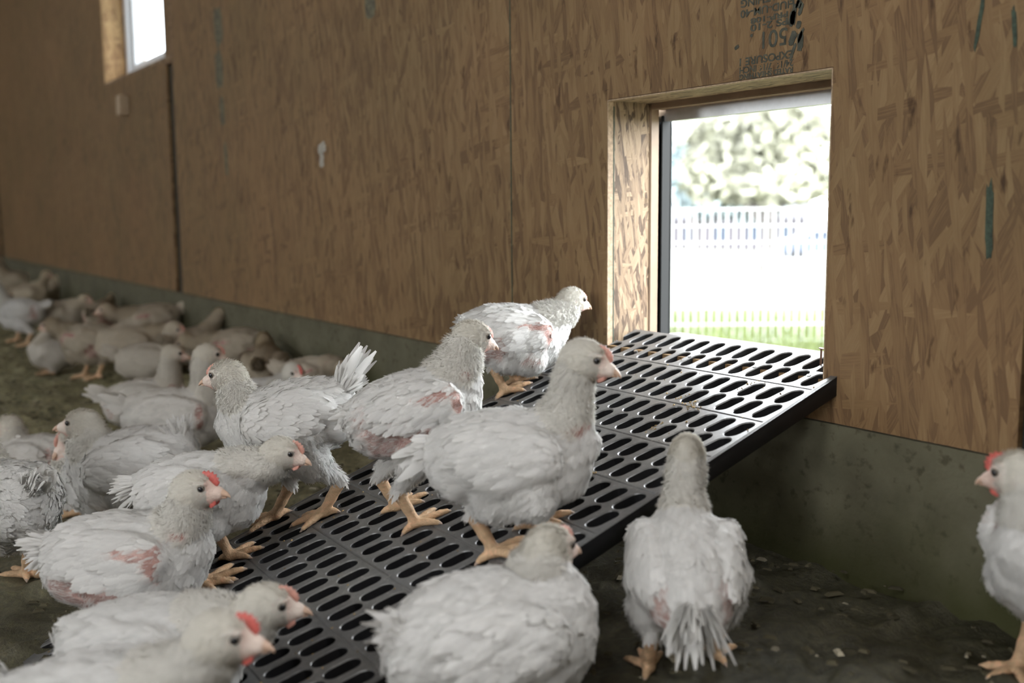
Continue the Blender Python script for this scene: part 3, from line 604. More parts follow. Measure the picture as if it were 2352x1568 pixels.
# ------------------------------------------------------------------ outdoors
def ground_z(d): return -.25 - .04 * d
def build_outdoors():
    n = 40; v = []; f = []
    for i in range(n):
        y = D + .2 + (i / (n - 1)) ** 2.2 * 180
        d = (y - D)
        for x in (-260, 200): v.append((x, y, -.25 - .04 * d * 1.0))
    # grass land that falls gently away from the barn
    for i in range(n - 1): f.append((2 * i, 2 * i + 1, 2 * i + 3, 2 * i + 2))
    tag(mesh_obj('lawn', v, f, M_LAWN), kind='structure')
    def gz(x, y): return -.25 - .04 * (y - D)
    def gpt(px, dep):
        """point of the ground below pixel column px at the given depth"""
        p = at(px, 473, dep); return np.array([p[0], p[1], gz(p[0], p[1])])
    # pale gravel road / yard
    a = [gpt(1380, 36), gpt(2100, 38), gpt(2150, 66), gpt(1330, 62)]
    tag(mesh_obj('road', [tuple(p + np.array([0, 0, .03])) for p in a], [(0, 1, 2, 3)], M_ROAD), kind='structure')
    # blades of grass close to the building
    n = 9000; px = rng.uniform(1500, 1960, n); dep = 1.9 + 9 * rng.random(n) ** 1.3
    P = CAMP + (CAM_R[None] * ((px - 1176) / 2383.7)[:, None] + CAM_F[None]) * dep[:, None]; P = P[P[:, 1] > D + .40]; n = len(P); P[:, 2] = gz(P[:, 0], P[:, 1])
    h = rng.uniform(.10, .30, n); w = rng.uniform(.003, .006, n); an = rng.uniform(0, 6.28, n); lean = rng.normal(0, .25, (n, 2))
    side = np.stack([np.cos(an), np.sin(an), 0 * an], -1) * w[:, None]
    tip = P + np.stack([lean[:, 0] * h, lean[:, 1] * h, h], -1); mid = P + np.stack([lean[:, 0] * h * .3, lean[:, 1] * h * .3, h * .55], -1)
    V = np.stack([P - side, P + side, mid + side * .8, mid - side * .8, tip + side * .15, tip - side * .15], 1).reshape(-1, 3)
    F = (np.array([(0, 1, 2, 3), (3, 2, 4, 5)])[None] + 6 * np.arange(n)[:, None, None]).reshape(-1, 4)
    o = link(bpy.data.objects.new('grass', np_mesh('grass', V, F, M_GRASS))); tag(o, 'yellow green grass growing outside the pop hole', 'grass', kind='stuff')
    # welded wire fence across the meadow
    c0 = at(1725, 473, 7.4); rgt = np.array([CAM_R[0], CAM_R[1], 0]); rgt /= np.linalg.norm(rgt)
    base = np.array([c0[0], c0[1], gz(c0[0], c0[1])]); ftop = CH - base[2]
    fr = empty('wire_fence', tuple(base)); tag(fr, 'pale welded wire fence crossing the meadow outside the pop hole', 'fence')
    mb = MB(); half = 1.5; step = .056
    k = int(half / step)
    for i in range(-k, k + 1): p = rgt * i * step; mb.bar(p + np.array([0, 0, .02]), p + np.array([0, 0, ftop]), .0045, 4)
    for j in range(10): zz = ftop - j * .118; mb.bar(-rgt * half + np.array([0, 0, zz]), rgt * half + np.array([0, 0, zz]), .0055 if j else .008, 4)
    mb.build('wire_mesh', M_WIRE, fr)
    for s in (-1, 1):
        mb = MB(); p = rgt * half * s; mb.bar(p - np.array([0, 0, .1]), p + np.array([0, 0, ftop + .08]), .03, 10); mb.build('fence_post', M_WIRE, fr)
    # trees
    def tree(name, px, dep, blobs, leafmat, label, nleaf, ls, trunk_r):
        b = gpt(px, dep); t = empty(name, tuple(b)); tag(t, label, 'tree', 'trees beyond the meadow')
        topz = max((at(0, bl[1], dep)[2] for bl in blobs)) - b[2]
        V = []; tot = sum(bl[2] * bl[3] for bl in blobs)
        tr = MB(); prev = np.zeros(3)
        for i in range(5):
            q = np.array([.25 * math.sin(i * 1.3), .2 * math.cos(i * 2.1), topz * .85 * (i + 1) / 5]); tr.bar(prev, q, trunk_r * (1 - i / 6), 8, 0, trunk_r * (1 - (i + 1) / 6)); prev = q
        crown = []
        for (bx, by, rx, ry) in blobs:
            c = at(bx, by, dep) - b; sx, sz = rx / 2383.7 * dep, ry / 2383.7 * dep
            tr.bar((0, 0, topz * .3), tuple(c), trunk_r * .45, 6, 0, .03)
            m_ = int(nleaf * rx * ry / tot)
            d = rng.normal(size=(m_, 3)); d /= np.linalg.norm(d, axis=1)[:, None]; d *= rng.random((m_, 1)) ** (1 / 2.2)
            crown.append(c + rgt * d[:, 0:1] * sx + np.array([CAM_F[0], CAM_F[1], 0]) * d[:, 1:2] * sx + np.array([0, 0, 1.]) * d[:, 2:3] * sz)
        C = np.concatenate(crown); n = len(C)
        a1 = rng.normal(size=(n, 3)); a1 /= np.linalg.norm(a1, axis=1)[:, None]; a2 = np.cross(a1, rng.normal(size=(n, 3))); a2 /= np.linalg.norm(a2, axis=1)[:, None]
        s = ls * rng.uniform(.6, 1.3, (n, 1))
        V = np.stack([C - a1 * s, C + a2 * s * .6, C + a1 * s, C - a2 * s * .6], 1).reshape(-1, 3); F = np.arange(4 * n).reshape(-1, 4)
        tr.build('trunk', M_BARK, t)
        link(bpy.data.objects.new('foliage', np_mesh('foliage', V, F, leafmat)), t)
    tree('broadleaf_tree', 1760, 30, [(1700, 330, 110, 90), (1800, 300, 120, 80), (1870, 380, 110, 90), (1640, 400, 90, 70), (1760, 420, 130, 60), (1620, 310, 70, 50)], M_LEAF, 'large yellow green tree beyond the fence on the right of the opening', 3800, .20, .28)
    tree('broadleaf_tree', 1590, 38, [(1585, 420, 60, 70), (1640, 455, 80, 50), (1570, 350, 40, 70), (1720, 470, 90, 40)], M_LEAF2, 'blue green bushy tree standing at the left edge of the opening', 2200, .22, .2)
    # house and car beyond the road
    b = gpt(1690, 84); h = empty('house', tuple(b)); tag(h, 'long low pinkish building beyond the gravel road', 'house')
    mb = MB()
    L2, dp, hh = 5.6, 4.0, 2.7
    fwd = np.array([CAM_F[0], CAM_F[1], 0]); fwd /= np.linalg.norm(fwd)
    def ob(mb, r0, r1, f0, f1, z0, z1):
        v = [rgt * r + fwd * q + np.array([0, 0, z]) for r in (r0, r1) for q in (f0, f1) for z in (z0, z1)]
        mb.add(v, [(0, 1, 3, 2), (4, 6, 7, 5), (0, 4, 5, 1), (2, 3, 7, 6), (0, 2, 6, 4), (1, 5, 7, 3)])
    ob(mb, -L2, L2, -dp / 2, dp / 2, 0, hh); mb.build('house_wall', M_HOUSE, h)
    mb = MB(); v = [rgt * r + fwd * q + np.array([0, 0, z]) for r in (-L2 - .3, L2 + .3) for q, z in ((-dp / 2 - .3, hh - .05), (0, hh + 1.3), (dp / 2 + .3, hh - .05))]
    mb.add(v, [(0, 3, 4, 1), (1, 4, 5, 2), (0, 1, 2), (3, 5, 4), (0, 2, 5, 3)]); mb.build('house_roof', M_ROOF, h)
    for rr in (-4, -1.6, 1, 3.6):
        mb = MB(); ob(mb, rr - .5, rr + .5, -dp / 2 - .04, -dp / 2, .9, 2.0); mb.build('house_window', M_CARGLASS, h)
    b = gpt(1888, 50); c = empty('car', tuple(b + np.array([0, 0, .03]))); tag(c, 'pale blue car parked beyond the fence at the right edge of the opening', 'car')
    prof = [(-2.1, .35), (-2.1, .75), (-1.95, .92), (-1.2, 1.0), (-.6, 1.42), (.9, 1.45), (1.55, 1.02), (2.1, .9), (2.15, .4)]
    def extr(pr, w):
        v = [rgt * x + fwd * y + np.array([0, 0, z]) for y in (-w, w) for x, z in pr]; n = len(pr)
        return v, [tuple(range(n)), tuple(range(n, 2 * n))[::-1]] + [(i, n + i, n + (i + 1) % n, (i + 1) % n) for i in range(n)]
    mb = MB(); mb.add(*extr(prof, .85)); mb.build('car_body', M_CAR, c, bevel=.06)
    mb = MB(); mb.add(*extr([(-1.05, 1.02), (-.55, 1.36), (.82, 1.38), (1.35, 1.03)], .862)); mb.build('car_window', M_CARGLASS, c)
    for x in (-1.3, 1.3):
        for y in (-.75, .75):
            mb = MB(); p = rgt * x + fwd * y + np.array([0, 0, .32]); mb.bar(p - fwd * .1, p + fwd * .1, .32, 20); mb.build('wheel', M_TYRE, c)
# ------------------------------------------------------------------ chickens
# name: x, y (world), psi (heading relative to image right), size, body height, body pitch, tail angle, tail length,
#       neck length, neck elevation, neck yaw, head pitch, head yaw, feet (world xy), ground
POSES = {
    'A': {'q': [-1.1265, 0.759, -0.018, 0.8471, 0.1219, 0.0625, -0.4525, 0.0597, 0.1129, 1.1429, -0.1378, -0.2009, -0.1501], 'feet': [[-1.1234, 0.7275], [-1.1322, 0.7958]], 'g': 'r', 'st': 's'},
    'B': {'q': [-1.3544, 0.7378, 0.3199, 0.7876, 0.1633, 0.254, -0.2852, 0.0458, 0.0934, 0.863, 0.0873, -0.2942, 0.0535], 'feet': [[-1.3195, 0.7166], [-1.4039, 0.7284]], 'g': 'r', 'st': 's'},
    'C': {'q': [-1.6042, 1.0887, 0.2672, 0.7673, 0.1022, -0.0582, -0.1369, 0.0504, 0.0917, 0.4183, 0.2134, -0.1961, 0.0146], 'feet': [[-1.5997, 1.0643], [-1.6205, 1.1034]], 'g': 'r', 'st': 's'},
    'D': {'q': [-1.5759, 0.6246, 3.2071, 0.8252, 0.1706, -0.1768, 0.9807, 0.0812, 0.0658, 0.9958, -0.1148, -0.0761, -0.1084], 'feet': [[-1.6161, 0.6122], [-1.5245, 0.6606]], 'g': 'r', 'st': 's'},
    'E': {'q': [-1.549, 0.4704, -0.1209, 0.7733, 0.1391, 0.1294, -0.358, 0.0803, 0.1066, 0.2224, -0.0007, -0.1641, 0.0091], 'feet': [], 'g': 'r', 'st': 's'},
    'F': {'q': [-1.5119, 0.3493, 0.0825, 0.8805, 0.1109, 0.0264, -0.1793, 0.0655, 0.079, 0.9718, -0.2472, 0.0861, -0.0151], 'feet': [[-1.517, 0.4628]], 'g': 'r', 'st': 'c'},
    'G': {'q': [-1.2718, 0.3178, -0.1386, 0.898, 0.1095, 0.1326, 0.3491, 0.06, 0.1093, 0.2006, -0.1263, -0.0128, 0.4005], 'feet': [], 'g': 'f', 'st': 'c'},
    'H': {'q': [-1.1121, 0.2214, -0.128, 0.8985, 0.1174, 0.1317, 0.3491, 0.06, 0.114, 0.5443, -0.1997, -0.0127, 0.2582], 'feet': [], 'g': 'f', 'st': 'c'},
    'I': {'q': [-0.9445, 0.6028, 0.4387, 0.8671, 0.1474, 0.0717, 0.3491, 0.06, 0.0545, 1.1667, 0.1151, -0.0957, 0.1649], 'feet': [], 'g': 'f', 'st': 's'},
    'J': {'q': [-0.8939, 0.8584, 1.5022, 0.765, 0.1313, 0.3632, -0.751, 0.0689, 0.1061, 0.9846, -0.1679, -0.1573, -0.0094], 'feet': [[-0.9146, 0.8168], [-0.8789, 0.8963]], 'g': 'f', 'st': 's'},
    'K': {'q': [-0.6032, 1.1781, -2.5456, 0.8358, 0.1693, 0.0199, 0.3491, 0.06, 0.0699, 1.1087, -0.703, -0.1517, -0.7515], 'feet': [], 'g': 'f', 'st': 's'},
    'L': {'q': [-2.1875, 0.5289, 3.122, 1.0223, 0.1315, -0.1457, 1.8277, 0.0582, 0.0542, 1.1432, 0.0317, 0.0437, 0.0201], 'feet': [], 'g': 'f', 'st': 's'},
    'M': {'q': [-2.3353, 0.515, 3.0785, 1.0178, 0.0759, -0.1485, 0.3491, 0.06, 0.0517, 1.5408, 0.3463, -0.5095, 0.5339], 'feet': [], 'g': 'f', 'st': 'c'},
    'N': {'q': [-1.9692, 0.2568, 2.4313, 0.9046, 0.1533, -0.0147, 0.7168, 0.0519, 0.115, 0.9599, 0.0, -0.1745, 0.0], 'feet': [[-1.9717, 0.2806], [-1.9598, 0.2973]], 'g': 'f', 'st': 's'},
    'O': {'q': [-2.6217, 0.3842, 3.0716, 0.8461, 0.0686, -0.1743, 0.3491, 0.06, 0.0813, 2.0427, 0.0648, -0.2165, 0.1711], 'feet': [], 'g': 'f', 'st': 'c'},
    'P': {'q': [-3.0904, 0.7886, 0.1999, 0.877, 0.1017, 0.1036, 0.3491, 0.06, 0.1062, 1.2858, -0.0011, -0.1059, 0.0236], 'feet': [], 'g': 'f', 'st': 'c'},
    'Q': {'q': [-2.5912, 0.7313, 0.3096, 0.9346, 0.1458, -0.012, 0.3491, 0.06, 0.1162, 1.402, 0.0025, -0.148, -0.0047], 'feet': [], 'g': 'f', 'st': 'c'},
    'S': {'q': [-3.7686, 0.9849, 0.1857, 0.8634, 0.0857, 0.0444, 0.3491, 0.06, 0.0881, 1.1508, -0.192, -0.3235, -0.1723], 'feet': [], 'g': 'f', 'st': 'c'},
    'T': {'q': [-3.5138, 1.2001, 3.1917, 0.8399, 0.099, -0.1248, 0.3491, 0.06, 0.115, -0.0873, 0.0, -0.6981, 0.0], 'feet': [], 'g': 'f', 'st': 'c'},
    'U': {'q': [-2.7143, 1.0015, -0.3293, 0.8757, 0.0878, 0.1152, 0.3491, 0.06, 0.0999, 0.5179, -0.4802, -0.159, 0.0093], 'feet': [], 'g': 'f', 'st': 'c'},
    'V': {'q': [-2.786, 1.1871, -0.4458, 0.8265, 0.0863, 0.1205, 0.3491, 0.06, 0.1104, -0.1141, -0.4824, -0.0054, -0.078], 'feet': [], 'g': 'f', 'st': 'c'},
    'V0': {'q': [-3.0762, 1.1493, 1.6435, 0.835, 0.088, 0.04, 0.3491, 0.06, 0.1092, 0.3675, 0.2692, -0.1986, 0.026], 'feet': [], 'g': 'f', 'st': 'c'},
    'T0': {'q': [-3.7701, 1.1484, 1.0821, 0.8435, 0.0931, 0.1134, 0.3491, 0.06, 0.115, 0.5236, 0.0, -0.6981, 0.0], 'feet': [], 'g': 'f', 'st': 'c'},
    'W': {'q': [-4.2196, 0.8753, 2.8382, 0.9068, 0.1498, -0.0264, 0.3491, 0.06, 0.115, 0.1745, 0.0, -0.3491, 0.0], 'feet': [[-4.2701, 0.86], [-4.1699, 0.8918]], 'g': 'f', 'st': 's'},
    'W2': {'q': [-3.9966, 0.9747, 0.3481, 0.8989, 0.1284, 0.0271, 0.3491, 0.06, 0.115, 0.0, 0.0, -1.0472, 0.0], 'feet': [], 'g': 'f', 'st': 'c'},
    'X': {'q': [-4.5336, 0.8107, 3.4881, 0.7714, 0.0844, 0.098, 0.3491, 0.06, 0.106, 1.9659, -0.0112, -0.2511, -0.0145], 'feet': [], 'g': 'f', 'st': 'c'},
    'Y': {'q': [-5.6207, 0.852, 3.0438, 0.911, 0.1623, 0.0379, 0.3491, 0.06, 0.115, 0.9599, 0.0, -0.1745, 0.0], 'feet': [[-5.7412, 0.8444], [-5.5012, 0.8543]], 'g': 'f', 'st': 's'},
    'Z': {'q': [-4.3598, 1.1495, 3.5561, 0.8874, 0.1329, -0.093, 0.3491, 0.06, 0.115, 0.1745, 0.0, -0.1745, 0.0], 'feet': [], 'g': 'f', 'st': 'c'},
    'Z2': {'q': [-5.4614, 1.405, 3.1288, 0.7983, 0.0932, -0.0294, 0.3491, 0.06, 0.1108, 0.1186, -0.0287, -0.1539, -0.002], 'feet': [], 'g': 'f', 'st': 'c'},
    'AA': {'q': [-5.6387, 1.0417, -0.1419, 0.8877, 0.0919, 0.1268, 0.3491, 0.06, 0.1081, 0.2779, -0.1669, -0.1293, -0.0107], 'feet': [], 'g': 'f', 'st': 'c'},
    'AB': {'q': [-5.2116, 1.1395, 1.5708, 0.8, 0.0933, 0.1396, 0.3491, 0.06, 0.115, 0.1745, 0.0, -0.1745, 0.0], 'feet': [], 'g': 'f', 'st': 'c'},
    'BA': {'q': [-8.0339, 1.2015, 3.1416, 0.9, 0.1025, 0.1396, 0.3491, 0.06, 0.115, 0.9599, 0.0, -0.1745, 0.0], 'feet': [], 'g': 'f', 'st': 'c'},
    'BB': {'q': [-6.9704, 1.2289, 0.1745, 0.9, 0.0987, 0.1396, 0.3491, 0.06, 0.115, 0.9599, 0.0, -0.1745, 0.0], 'feet': [], 'g': 'f', 'st': 'c'},
    'BC': {'q': [-6.6831, 1.0816, 0.0, 0.75, 0.1204, 0.1396, 0.3491, 0.06, 0.115, 0.9599, 0.0, -0.1745, 0.0], 'feet': [], 'g': 'f', 'st': 'c'},
    'BD': {'q': [-7.1701, 1.3656, 0.5236, 0.75, 0.1199, 0.1396, 0.3491, 0.06, 0.115, 0.9599, 0.0, -0.1745, 0.0], 'feet': [], 'g': 'f', 'st': 'c'}}
HR = np.array([CAM_R[0], CAM_R[1]]); HR /= np.linalg.norm(HR)
HF = np.array([CAM_F[0], CAM_F[1]]); HF /= np.linalg.norm(HF)

def surface_nets(d, h, org):
    s = d < 0
    c = [s[i:s.shape[0] - 1 + i, j:s.shape[1] - 1 + j, k:s.shape[2] - 1 + k] for i in (0, 1) for j in (0, 1) for k in (0, 1)]
    cnt = sum(x.astype(np.int8) for x in c); act = (cnt > 0) & (cnt < 8)
    ids = -np.ones(act.shape, np.int64); I = np.argwhere(act); ids[act] = np.arange(len(I))
    val = np.stack([d[I[:, 0] + i, I[:, 1] + j, I[:, 2] + k] for i in (0, 1) for j in (0, 1) for k in (0, 1)], 1)
    off = np.array([(i, j, k) for i in (0, 1) for j in (0, 1) for k in (0, 1)], float)
    acc = np.zeros((len(I), 3)); num = np.zeros(len(I))
    for a in range(8):
        for b in range(a + 1, 8):
            if np.abs(off[a] - off[b]).sum() != 1: continue
            va, vb = val[:, a], val[:, b]; x = (va < 0) != (vb < 0)
            t = np.where(x, va / np.where(x, va - vb, 1), 0)
            acc += np.where(x[:, None], off[a] + t[:, None] * (off[b] - off[a]), 0); num += x
    V = org + h * (I + acc / num[:, None])
    F = []
    for ax in range(3):
        u, w = (ax + 1) % 3, (ax + 2) % 3
        lo = [slice(None)] * 3; hi = [slice(None)] * 3; lo[ax] = slice(0, -1); hi[ax] = slice(1, None)
        a, b = s[tuple(lo)], s[tuple(hi)]; E = np.argwhere(a != b)
        ok = (E[:, u] > 0) & (E[:, w] > 0) & (E[:, u] < d.shape[u] - 1) & (E[:, w] < d.shape[w] - 1); E = E[ok]
        fl = a[E[:, 0], E[:, 1], E[:, 2]]
        def g(du, dw):
            Q = E.copy(); Q[:, u] -= du; Q[:, w] -= dw; return ids[Q[:, 0], Q[:, 1], Q[:, 2]]
        q = np.stack([g(1, 1), g(0, 1), g(0, 0), g(1, 0)], 1); q[~fl] = q[~fl][:, ::-1]; F.append(q)
    F = np.concatenate(F); F = F[(F >= 0).all(1)]
    return V, F

class Prim:
    pass
def ell(c, r, R, reg, k):
    p = Prim(); p.c = np.array(c, float); p.r = np.array(r, float); p.R = np.array(R, float); p.reg = reg; p.k = k; p.t = 'e'
    ext = np.abs(p.R.T * 1) ; e = np.sqrt(((p.R * p.r[:, None]) ** 2).sum(0)); p.lo, p.hi = p.c - e, p.c + e; return p
def cone(a, b, r1, r2, reg, k):
    p = Prim(); p.a = np.array(a, float); p.b = np.array(b, float); p.r1, p.r2 = r1, r2; p.reg = reg; p.k = k; p.t = 'c'
    p.lo = np.minimum(p.a - r1, p.b - r2); p.hi = np.maximum(p.a + r1, p.b + r2); return p
def pdist(p, X):
    if p.t == 'e':
        q = (X - p.c) @ p.R.T
        k0 = np.sqrt(((q / p.r) ** 2).sum(-1)); k1 = np.sqrt(((q / p.r ** 2) ** 2).sum(-1)) + 1e-9
        return k0 * (k0 - 1) / k1
    ba = p.b - p.a; t = np.clip(((X - p.a) @ ba) / (ba @ ba), 0, 1)
    return np.sqrt(((X - p.a - t[..., None] * ba) ** 2).sum(-1)) - (p.r1 + (p.r2 - p.r1) * t)
def smin(a, b, k):
    h = np.clip(k - np.abs(a - b), 0, None) / k
    return np.minimum(a, b) - h * h * k * .25
def sdf_mesh(prims, h):
    lo = np.min([p.lo for p in prims], 0) - 4 * h; hi = np.max([p.hi for p in prims], 0) + 4 * h
    n = np.ceil((hi - lo) / h).astype(int) + 1
    d = np.full(n, .1, np.float64); ax = [lo[i] + h * np.arange(n[i]) for i in range(3)]
    for p in prims:
        m_ = .022
        a = np.clip(np.floor((p.lo - m_ - lo) / h).astype(int), 0, n - 1); b = np.clip(np.ceil((p.hi + m_ - lo) / h).astype(int) + 1, 1, n)
        X = np.stack(np.meshgrid(*[ax[i][a[i]:b[i]] for i in range(3)], indexing='ij'), -1)
        sl = tuple(slice(a[i], b[i]) for i in range(3))
        d[sl] = smin(d[sl], pdist(p, X), p.k)
    return surface_nets(d, h, lo)

def nz3(P, s, seed):
    """cheap smooth noise in -1..1"""
    r = np.random.default_rng(seed); o = np.zeros(len(P))
    for _ in range(5):
        k = r.normal(size=3); k *= s / np.linalg.norm(k) * r.uniform(.6, 1.6); o += np.sin(P @ k + r.uniform(0, 6.28))
    return o / 2.6
WHITE0 = np.array([.80, .795, .775]); CREAM0 = np.array([.84, .815, .745]); PINK = np.array([.50, .325, .285]); DEEP = np.array([.37, .205, .175])
LEG = np.array([.58, .40, .245]); FACE = np.array([.66, .47, .39])
def dirv(el, az): return np.array([math.cos(el) * math.cos(az), math.cos(el) * math.sin(az), math.sin(el)])
def frame(fwd, up):
    fwd = fwd / np.linalg.norm(fwd); s = np.cross(up, fwd); s /= np.linalg.norm(s); return np.stack([fwd, s, np.cross(fwd, s)])

def set_normals(me, N):
    N = N / (np.linalg.norm(N, axis=1)[:, None] + 1e-12)
    me.normals_split_custom_set_from_vertices(N.tolist())
def feathers(P, N, flow, L, W, lift, curl, tint0, tint1, cup=.25):
    """broad feather blades: rows of three vertices, tip rounded"""
    n = len(P)
    flow = flow - (flow * N).sum(1)[:, None] * N; flow /= np.linalg.norm(flow, axis=1)[:, None] + 1e-9
    S = np.cross(N, flow)
    L, W, lift, curl = [np.broadcast_to(np.asarray(a, float), (n,))[:, None] for a in (L, W, lift, curl)]
    ts = np.array([0, .38, .74, 1.0]); ws = np.array([.45, 1.0, .82, .22])
    rows = []; cols = []; nrm = []
    for t, w in zip(ts, ws):
        c = P + flow * L * t * np.cos(lift) + N * (L * np.sin(lift) * t - curl * L * t * t)
        half = S * W * w * .5
        rows += [c - half - N * W * w * cup * .3, c + N * W * .06, c + half - N * W * w * cup * .3]
        cols += [tint0 * (1 - t) + tint1 * t] * 3
        nb_ = N + flow * .12; nrm += [nb_ - S * .22, nb_, nb_ + S * .22]
    V = np.stack(rows, 1).reshape(-1, 3); Cc = np.stack(cols, 1).reshape(-1, 3); NN = np.stack(nrm, 1).reshape(-1, 3)
    q = []
    for r in range(3):
        for k in range(2): q.append((r * 3 + k, r * 3 + k + 3, r * 3 + k + 4, r * 3 + k + 1))
    F = (np.array(q)[None] + 12 * np.arange(n)[:, None, None]).reshape(-1, 4)
    return V, F, Cc, NN
def strands(P, N, flow, L, W, lift, curl, tint, r):
    n = len(P)
    flow = flow - (flow * N).sum(1)[:, None] * N; flow /= np.linalg.norm(flow, axis=1)[:, None] + 1e-9
    S = np.cross(N, flow); a = r.uniform(-.9, .9, n)[:, None]; S = S * np.cos(a) + N * np.sin(a)
    L, W, lift, curl = [np.broadcast_to(np.asarray(x, float), (n,))[:, None] for x in (L, W, lift, curl)]
    sw = r.normal(0, .22, (n, 1)) * np.cross(N, flow)
    pts = [P + (flow + sw * t) * L * t * np.cos(lift) + N * (L * np.sin(lift) * t - curl * L * t * t) for t in (0, .5, 1.0)]
    V = np.stack([pts[0] - S * W * .5, pts[0] + S * W * .5, pts[1] + S * W * .45, pts[1] - S * W * .45, pts[2] + S * W * .1, pts[2] - S * W * .1], 1).reshape(-1, 3)
    F = (np.array([(0, 3, 2, 1), (3, 5, 4, 2)])[None] + 6 * np.arange(n)[:, None, None]).reshape(-1, 4)
    return V, F, np.repeat(tint, 6, 0), np.repeat(N, 6, 0)

# bare, reddish patches: (centre in the body frame, radii, strength); y is mirrored
PATCH = dict(
    shoulder=((.030, .088, .030), (.040, .03, .011), .95), shoulder2=((.062, .083, .008), (.012, .03, .030), .95),
    flank=((-.035, .075, -.032), (.060, .05, .014), .9), vent=((-.098, .045, -.005), (.022, .04, .045), .85),
    breast=((.098, .020, .040), (.022, .030, .016), .95), thigh=((.025, .075, -.055), (.035, .03, .013), .8), side=((-.072, .06, -.035), (.048, .05, .034), .85))

def build_chicken(key, label, lod=0, patches=('shoulder', 'breast'), comb='pink', wattle=True, group='white chickens in the barn', face=.5, fluffy=1.0, tailtype='fan', seed=0, headbare=0.0, nw=1.0, puff=1.0, bust=0.0, tlo=None, thick=1.0, tan_tint=0.0):
    ps = POSES[key]; x, y, psi, s, hb, bp, ta, tl, nl, ne, ny, hp, hy = ps['q']
    r = np.random.default_rng(100 + seed)
    if tlo is not None: tl = tlo
    hs_ = 1.17
    hd = math.cos(psi) * HR + math.sin(psi) * HF; yaw = math.atan2(hd[1], hd[0])
    gname = ps['g']
    def gnd(lx, ly):           # local x, y (unit scale) -> local ground z (unit scale)
        wx = x + (lx * hd[0] - ly * hd[1]) * s; wy = y + (lx * hd[1] + ly * hd[0]) * s
        return (float(ramp_z(wx, wy) if gname == 'r' else floor_z(wx, wy) + .004) - base_z) / s
    base_z = float(ramp_z(x, y) if gname == 'r' else floor_z(x, y))
    dm = 1 - tan_tint * np.array([.30, .37, .48]); WHITE = WHITE0 * dm; CREAM = CREAM0 * dm  # higher values turn the plumage darker and browner
    root = empty('chicken', (x, y, base_z), yaw); tag(root, label, 'chicken', group)
    cb, sb = math.cos(bp), math.sin(bp)
    RB = np.array([[cb, 0, -sb], [0, 1, 0], [sb, 0, cb]])       # body -> local
    C = np.array([0, 0, hb / s])
    Bm = lambda v: C + RB @ np.array(v, float)
    BR = RB.T                                                    # rows = body axes
    H = Bm((.075, 0, .045)) + nl * dirv(ne, ny)
    fwd = dirv(hp, ny + hy); hs = np.array([-math.sin(ny + hy), math.cos(ny + hy), 0]); up = np.cross(fwd, hs)
    HRt = np.stack([fwd, hs, up])
    Hm = lambda v: H + hs_ * (v[0] * fwd + v[1] * hs + v[2] * up)
    tb = Bm((-.105, 0, .028)); td = np.array([-math.cos(ta), 0, math.sin(ta)])
    prims = [ell(Bm((-.01, 0, 0)), np.array((.110, .076, .074)) * (1, puff, puff), BR, 'body', .03), ell(Bm((.048, 0, -.016)), np.array((.070, .070, .072)) * puff, BR, 'body', .03),
             ell(Bm((-.068, 0, -.010)), np.array((.060, .062, .060)) * puff, BR, 'body', .03), cone(Bm((-.075, 0, .018)), tb + td * (.030 if tailtype == 'fan' else .012), .040, .015 if tailtype == 'fan' else .018, 'tail', .03),
             cone(Bm((.075, 0, -.02)), Bm((.105, 0, .01)), .045, .035, 'body', .03)]
    if bust: prims.append(ell(Bm((.092, 0, -.004)), (.052, .066 * puff, .072 + bust), BR, 'body', .03))
    # neck
    p0, p1, p3 = Bm((.055, 0, .012)), Bm((.105, 0, .045)), Hm((-.010, 0, -.008)); nd_ = p3 - p0
    p2 = p3 - (fwd * .25 + up * .75) * .035 - np.array([0, 0, .012])
    bez = lambda t: p0 * (1 - t) ** 3 + 3 * p1 * t * (1 - t) ** 2 + 3 * p2 * t * t * (1 - t) + p3 * t ** 3
    K = [bez(t) for t in np.linspace(0, 1, 8)]; RR_ = np.interp(np.linspace(0, 1, 8), [0, .3, .65, 1], np.array([.048, .033, .0220, .0225]) * np.array([min(1, nw * 1.08), nw, nw, 1]))
    for i in range(7): prims.append(cone(K[i], K[i + 1], RR_[i], RR_[i + 1], 'neck', .022))
    prims += [ell(Hm((-.002, 0, .001)), hs_ * np.array((.0295, .0205, .0235)), HRt, 'head', .012), cone(Hm((.012, 0, -.004)), Hm((.032, 0, -.0065)), .0165 * hs_, .0098 * hs_, 'face', .010),
              cone(Hm((-.002, 0, -.012)), Hm((.020, 0, -.014)), .0125 * hs_, .0075 * hs_, 'face', .010)]
    for sd in (-1, 1):
        prims.append(ell(Hm((.0155, sd * .0145, .0105)), (.010, .0048, .0034), HRt, 'face', .006))          # brow
        prims.append(ell(Hm((-.007, sd * .0185, -.004)), (.0064, .0035, .0064), HRt, 'face', .004))         # ear
    # wings: flattened folded wing on each flank
    wg = []
    for sd in (-1, 1):
        a = .10 * sd; tilt = -.14
        Rw = np.array([[math.cos(a), math.sin(a), 0], [-math.sin(a), math.cos(a), 0], [0, 0, 1]])
        Rt = np.array([[math.cos(tilt), 0, -math.sin(tilt)], [0, 1, 0], [math.sin(tilt), 0, math.cos(tilt)]])
        ro = .30 * sd; Rx = np.array([[1, 0, 0], [0, math.cos(ro), math.sin(ro)], [0, -math.sin(ro), math.cos(ro)]])
        prims.append(ell(Bm((-.010, sd * (.0690 + .075 * (puff - 1)), .016)), (.082, .020, .048), (Rx @ Rt.T @ Rw) @ BR, 'wing', .013))
        prims.append(ell(Bm((.046, sd * (.070 + .075 * (puff - 1)), .010)), (.026, .015, .034), BR, 'wing', .022))
    # legs
    crouch = ps['st'] == 'c'; feet = []
